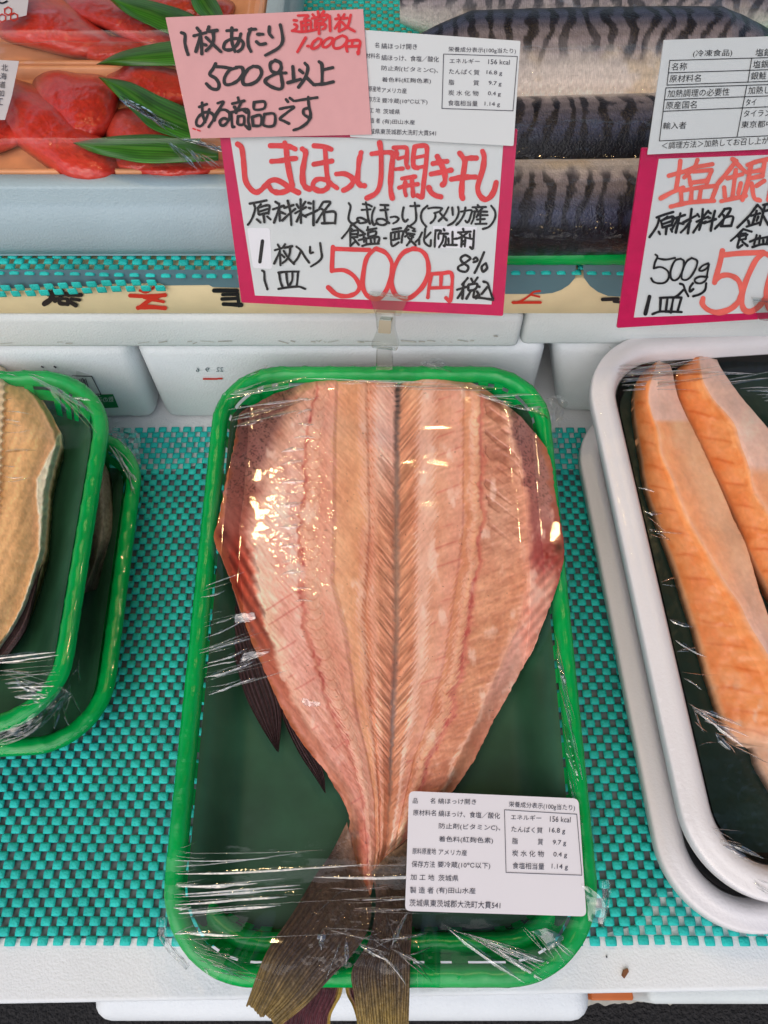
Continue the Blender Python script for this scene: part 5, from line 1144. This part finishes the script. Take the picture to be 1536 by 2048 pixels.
ridk = fan(18, 232, 190, 300, 235, 95, 30, 8, 2.0, .0005) + fan(14, 330, 285, 400, 305, 80, 42, 10, 2.0, .0005) + fan(14, 360, 275, 430, 290, 60, 22, 12, 2.0, .0005) + fan(8, 240, 95, 330, 120, 50, 30, 20, 2.0, .0004)
def wroe(seed):
    return lambda x, y, sd: .0135 * sst(.001, -.005, sd) + .0010 + .0007 * (fbm(x / 60, y / 30, seed, 2) - .5) * 2
film(RF, -.3835, .3222, .3165, .0860, .004, .004, .0008, wroe(101), ridk, "film over the front roe tray with its bamboo leaves")
film(RF, -.3835, .4100, .3165, .1180, .004, .004, .001, wroe(103), [], "film over the rear roe tray")
# loose film over the mackerel
nx, ny = 330, 280
Yq, Xq = np.meshgrid(np.linspace(504, -30, ny), np.linspace(826, 1560, nx), indexing='ij')
Wq = np.zeros_like(Xq)
for yc, zt, hw in ((415, .1705, 110), (280, .1740, 90), (140, .1845, 110), (5, .179, 90)):
    Wq = np.maximum(Wq, (zt - .135) * np.exp(-((Yq - yc) / hw) ** 4))
Wq = Wq * (.9 + .1 * fbm(Xq / 60, Yq / 60, 4)) + .0012 + .0016 * (fbm(Xq / 70, Yq / 26, 7) - .5)
Gq = flat(.135).px(Xq, Yq, Wq)
tag(mesh("cling_film", Gq.reshape(-1, 3), gridfaces(ny, nx), M["filmk"]), "loose film draped over the mackerel", "cling film", "cling film over the trays")
# loose film ends sticking out at the tray edges
def flap(pa, pb, w0, label, sd, fr=T):
    o = strip("film_flap", fr, pa, pb, 26, 30, lambda x, y, u, v: (x, y, w0 + .004 * (fbm(u * 6, v * 6, sd) - .5) - .004 * u), lambda x, y, u, v: np.ones(x.shape + (3,)), M["filmf"], None, t=.0001)
    tag(o, label, "film end", "loose film ends")
flap([(1062, 806), (1078, 830), (1096, 860), (1104, 900)], [(1118, 790), (1136, 806), (1128, 824), (1112, 905)], -.001, "crumpled film end at the back right corner of the central tray", 3)
flap([(1204, 1762), (1204, 1800), (1202, 1850)], [(1218, 1758), (1222, 1786), (1208, 1856)], -.003, "film end at the right side near the printed sticker", 5)
flap([(838, 728), (860, 736), (900, 742)], [(866, 716), (886, 722), (914, 752)], .002, "film end above the neck of the fish", 7)
flap([(330, 1830), (338, 1880), (380, 1930)], [(316, 1836), (322, 1886), (372, 1940)], -.003, "film end at the front left corner of the central tray", 9)
flap([(208, 866), (240, 884), (264, 920)], [(230, 852), (276, 866), (280, 930)], -.001, "film end at the back corner of the lower left tray", 11, LL)
flap([(-10, 1450), (60, 1424), (120, 1372)], [(-10, 1500), (72, 1462), (146, 1390)], -.002, "bunched film end at the front of the upper left tray", 13, LT)

# ------------------------------------------------------------------ sticker on the film
lb_ = prism("ingredient_label", T, [(818, 1582), (1157, 1597), (1173, 1833), (810, 1822)], .0002, M["label"], None, w=.0034, rnd=12)
tag(lb_, "white rounded ingredient sticker stuck on the film over the fish tail", "label", "printed food labels")
OA = (740, 1400); SA = 3.072
LA = [("品", 262, 635, 292, 637, 32), ("名", 370, 636, 400, 637, 34), ("縞ほっけ開き", 418, 638, 652, 643, 34), ("原材料名", 264, 710, 405, 713, 36), ("縞ほっけ、食塩／酸化", 420, 716, 798, 731, 38), ("防止剤(ビタミンC)、", 422, 796, 800, 808, 40), ("着色料(紅麹色素)", 422, 876, 755, 886, 40),
      ("原料原産地", 260, 948, 405, 950, 38), ("アメリカ産", 420, 952, 595, 958, 36), ("保存方法", 255, 1028, 398, 1031, 40), ("要冷蔵(10℃以下)", 415, 1034, 738, 1042, 42), ("加 工 地", 248, 1106, 395, 1110, 36), ("茨城県", 420, 1113, 543, 1115, 38), ("製 造 者", 245, 1187, 390, 1190, 40), ("(有)田山水産", 408, 1192, 648, 1197, 42), ("茨城県東茨城郡大洗町大貫541", 242, 1268, 800, 1284, 44),
      ("栄養成分表示(100g当たり)", 852, 662, 1258, 686, 40), ("エネルギー", 865, 735, 1052, 742, 32), ("156 kcal", 1105, 748, 1232, 753, 34), ("たんぱく質", 868, 811, 1060, 820, 36), ("16.8 g", 1100, 822, 1198, 828, 38), ("脂", 872, 885, 907, 887, 38), ("質", 1030, 890, 1062, 892, 38), ("9.7 g", 1122, 896, 1204, 900, 36),
      ("炭 水 化 物", 872, 960, 1068, 966, 38), ("0.4 g", 1126, 970, 1210, 974, 36), ("食塩相当量", 875, 1037, 1070, 1043, 40), ("1.14 g", 1115, 1044, 1215, 1049, 38)]
text_lines("print", T, LA, OA, SA, M["printk"], lb_, .0037)
lines_mesh("print_frame", T, [(826, 675, 1270, 702), (1270, 702, 1302, 1077), (1302, 1077, 836, 1060), (836, 1060, 826, 675)], np.array(OA, float), SA, 1.2, M["printk"], lb_, .0037)
fz = flat(-.0028)
ch = prism("leaf_scrap", fz, [(1247, 1940), (1256, 1937), (1258, 1943), (1249, 1957), (1244, 1951)], .0012, M["brown"], None, w=.0012); tag(ch, "small brown scrap lying on the white foam in front of the mat", "scrap")
ch = prism("leaf_scrap", fz, [(1212, 1911), (1216, 1914), (1213, 1916)], .0006, M["ink"], None, w=.0007); tag(ch, "tiny black speck on the white foam near the brown scrap", "scrap")
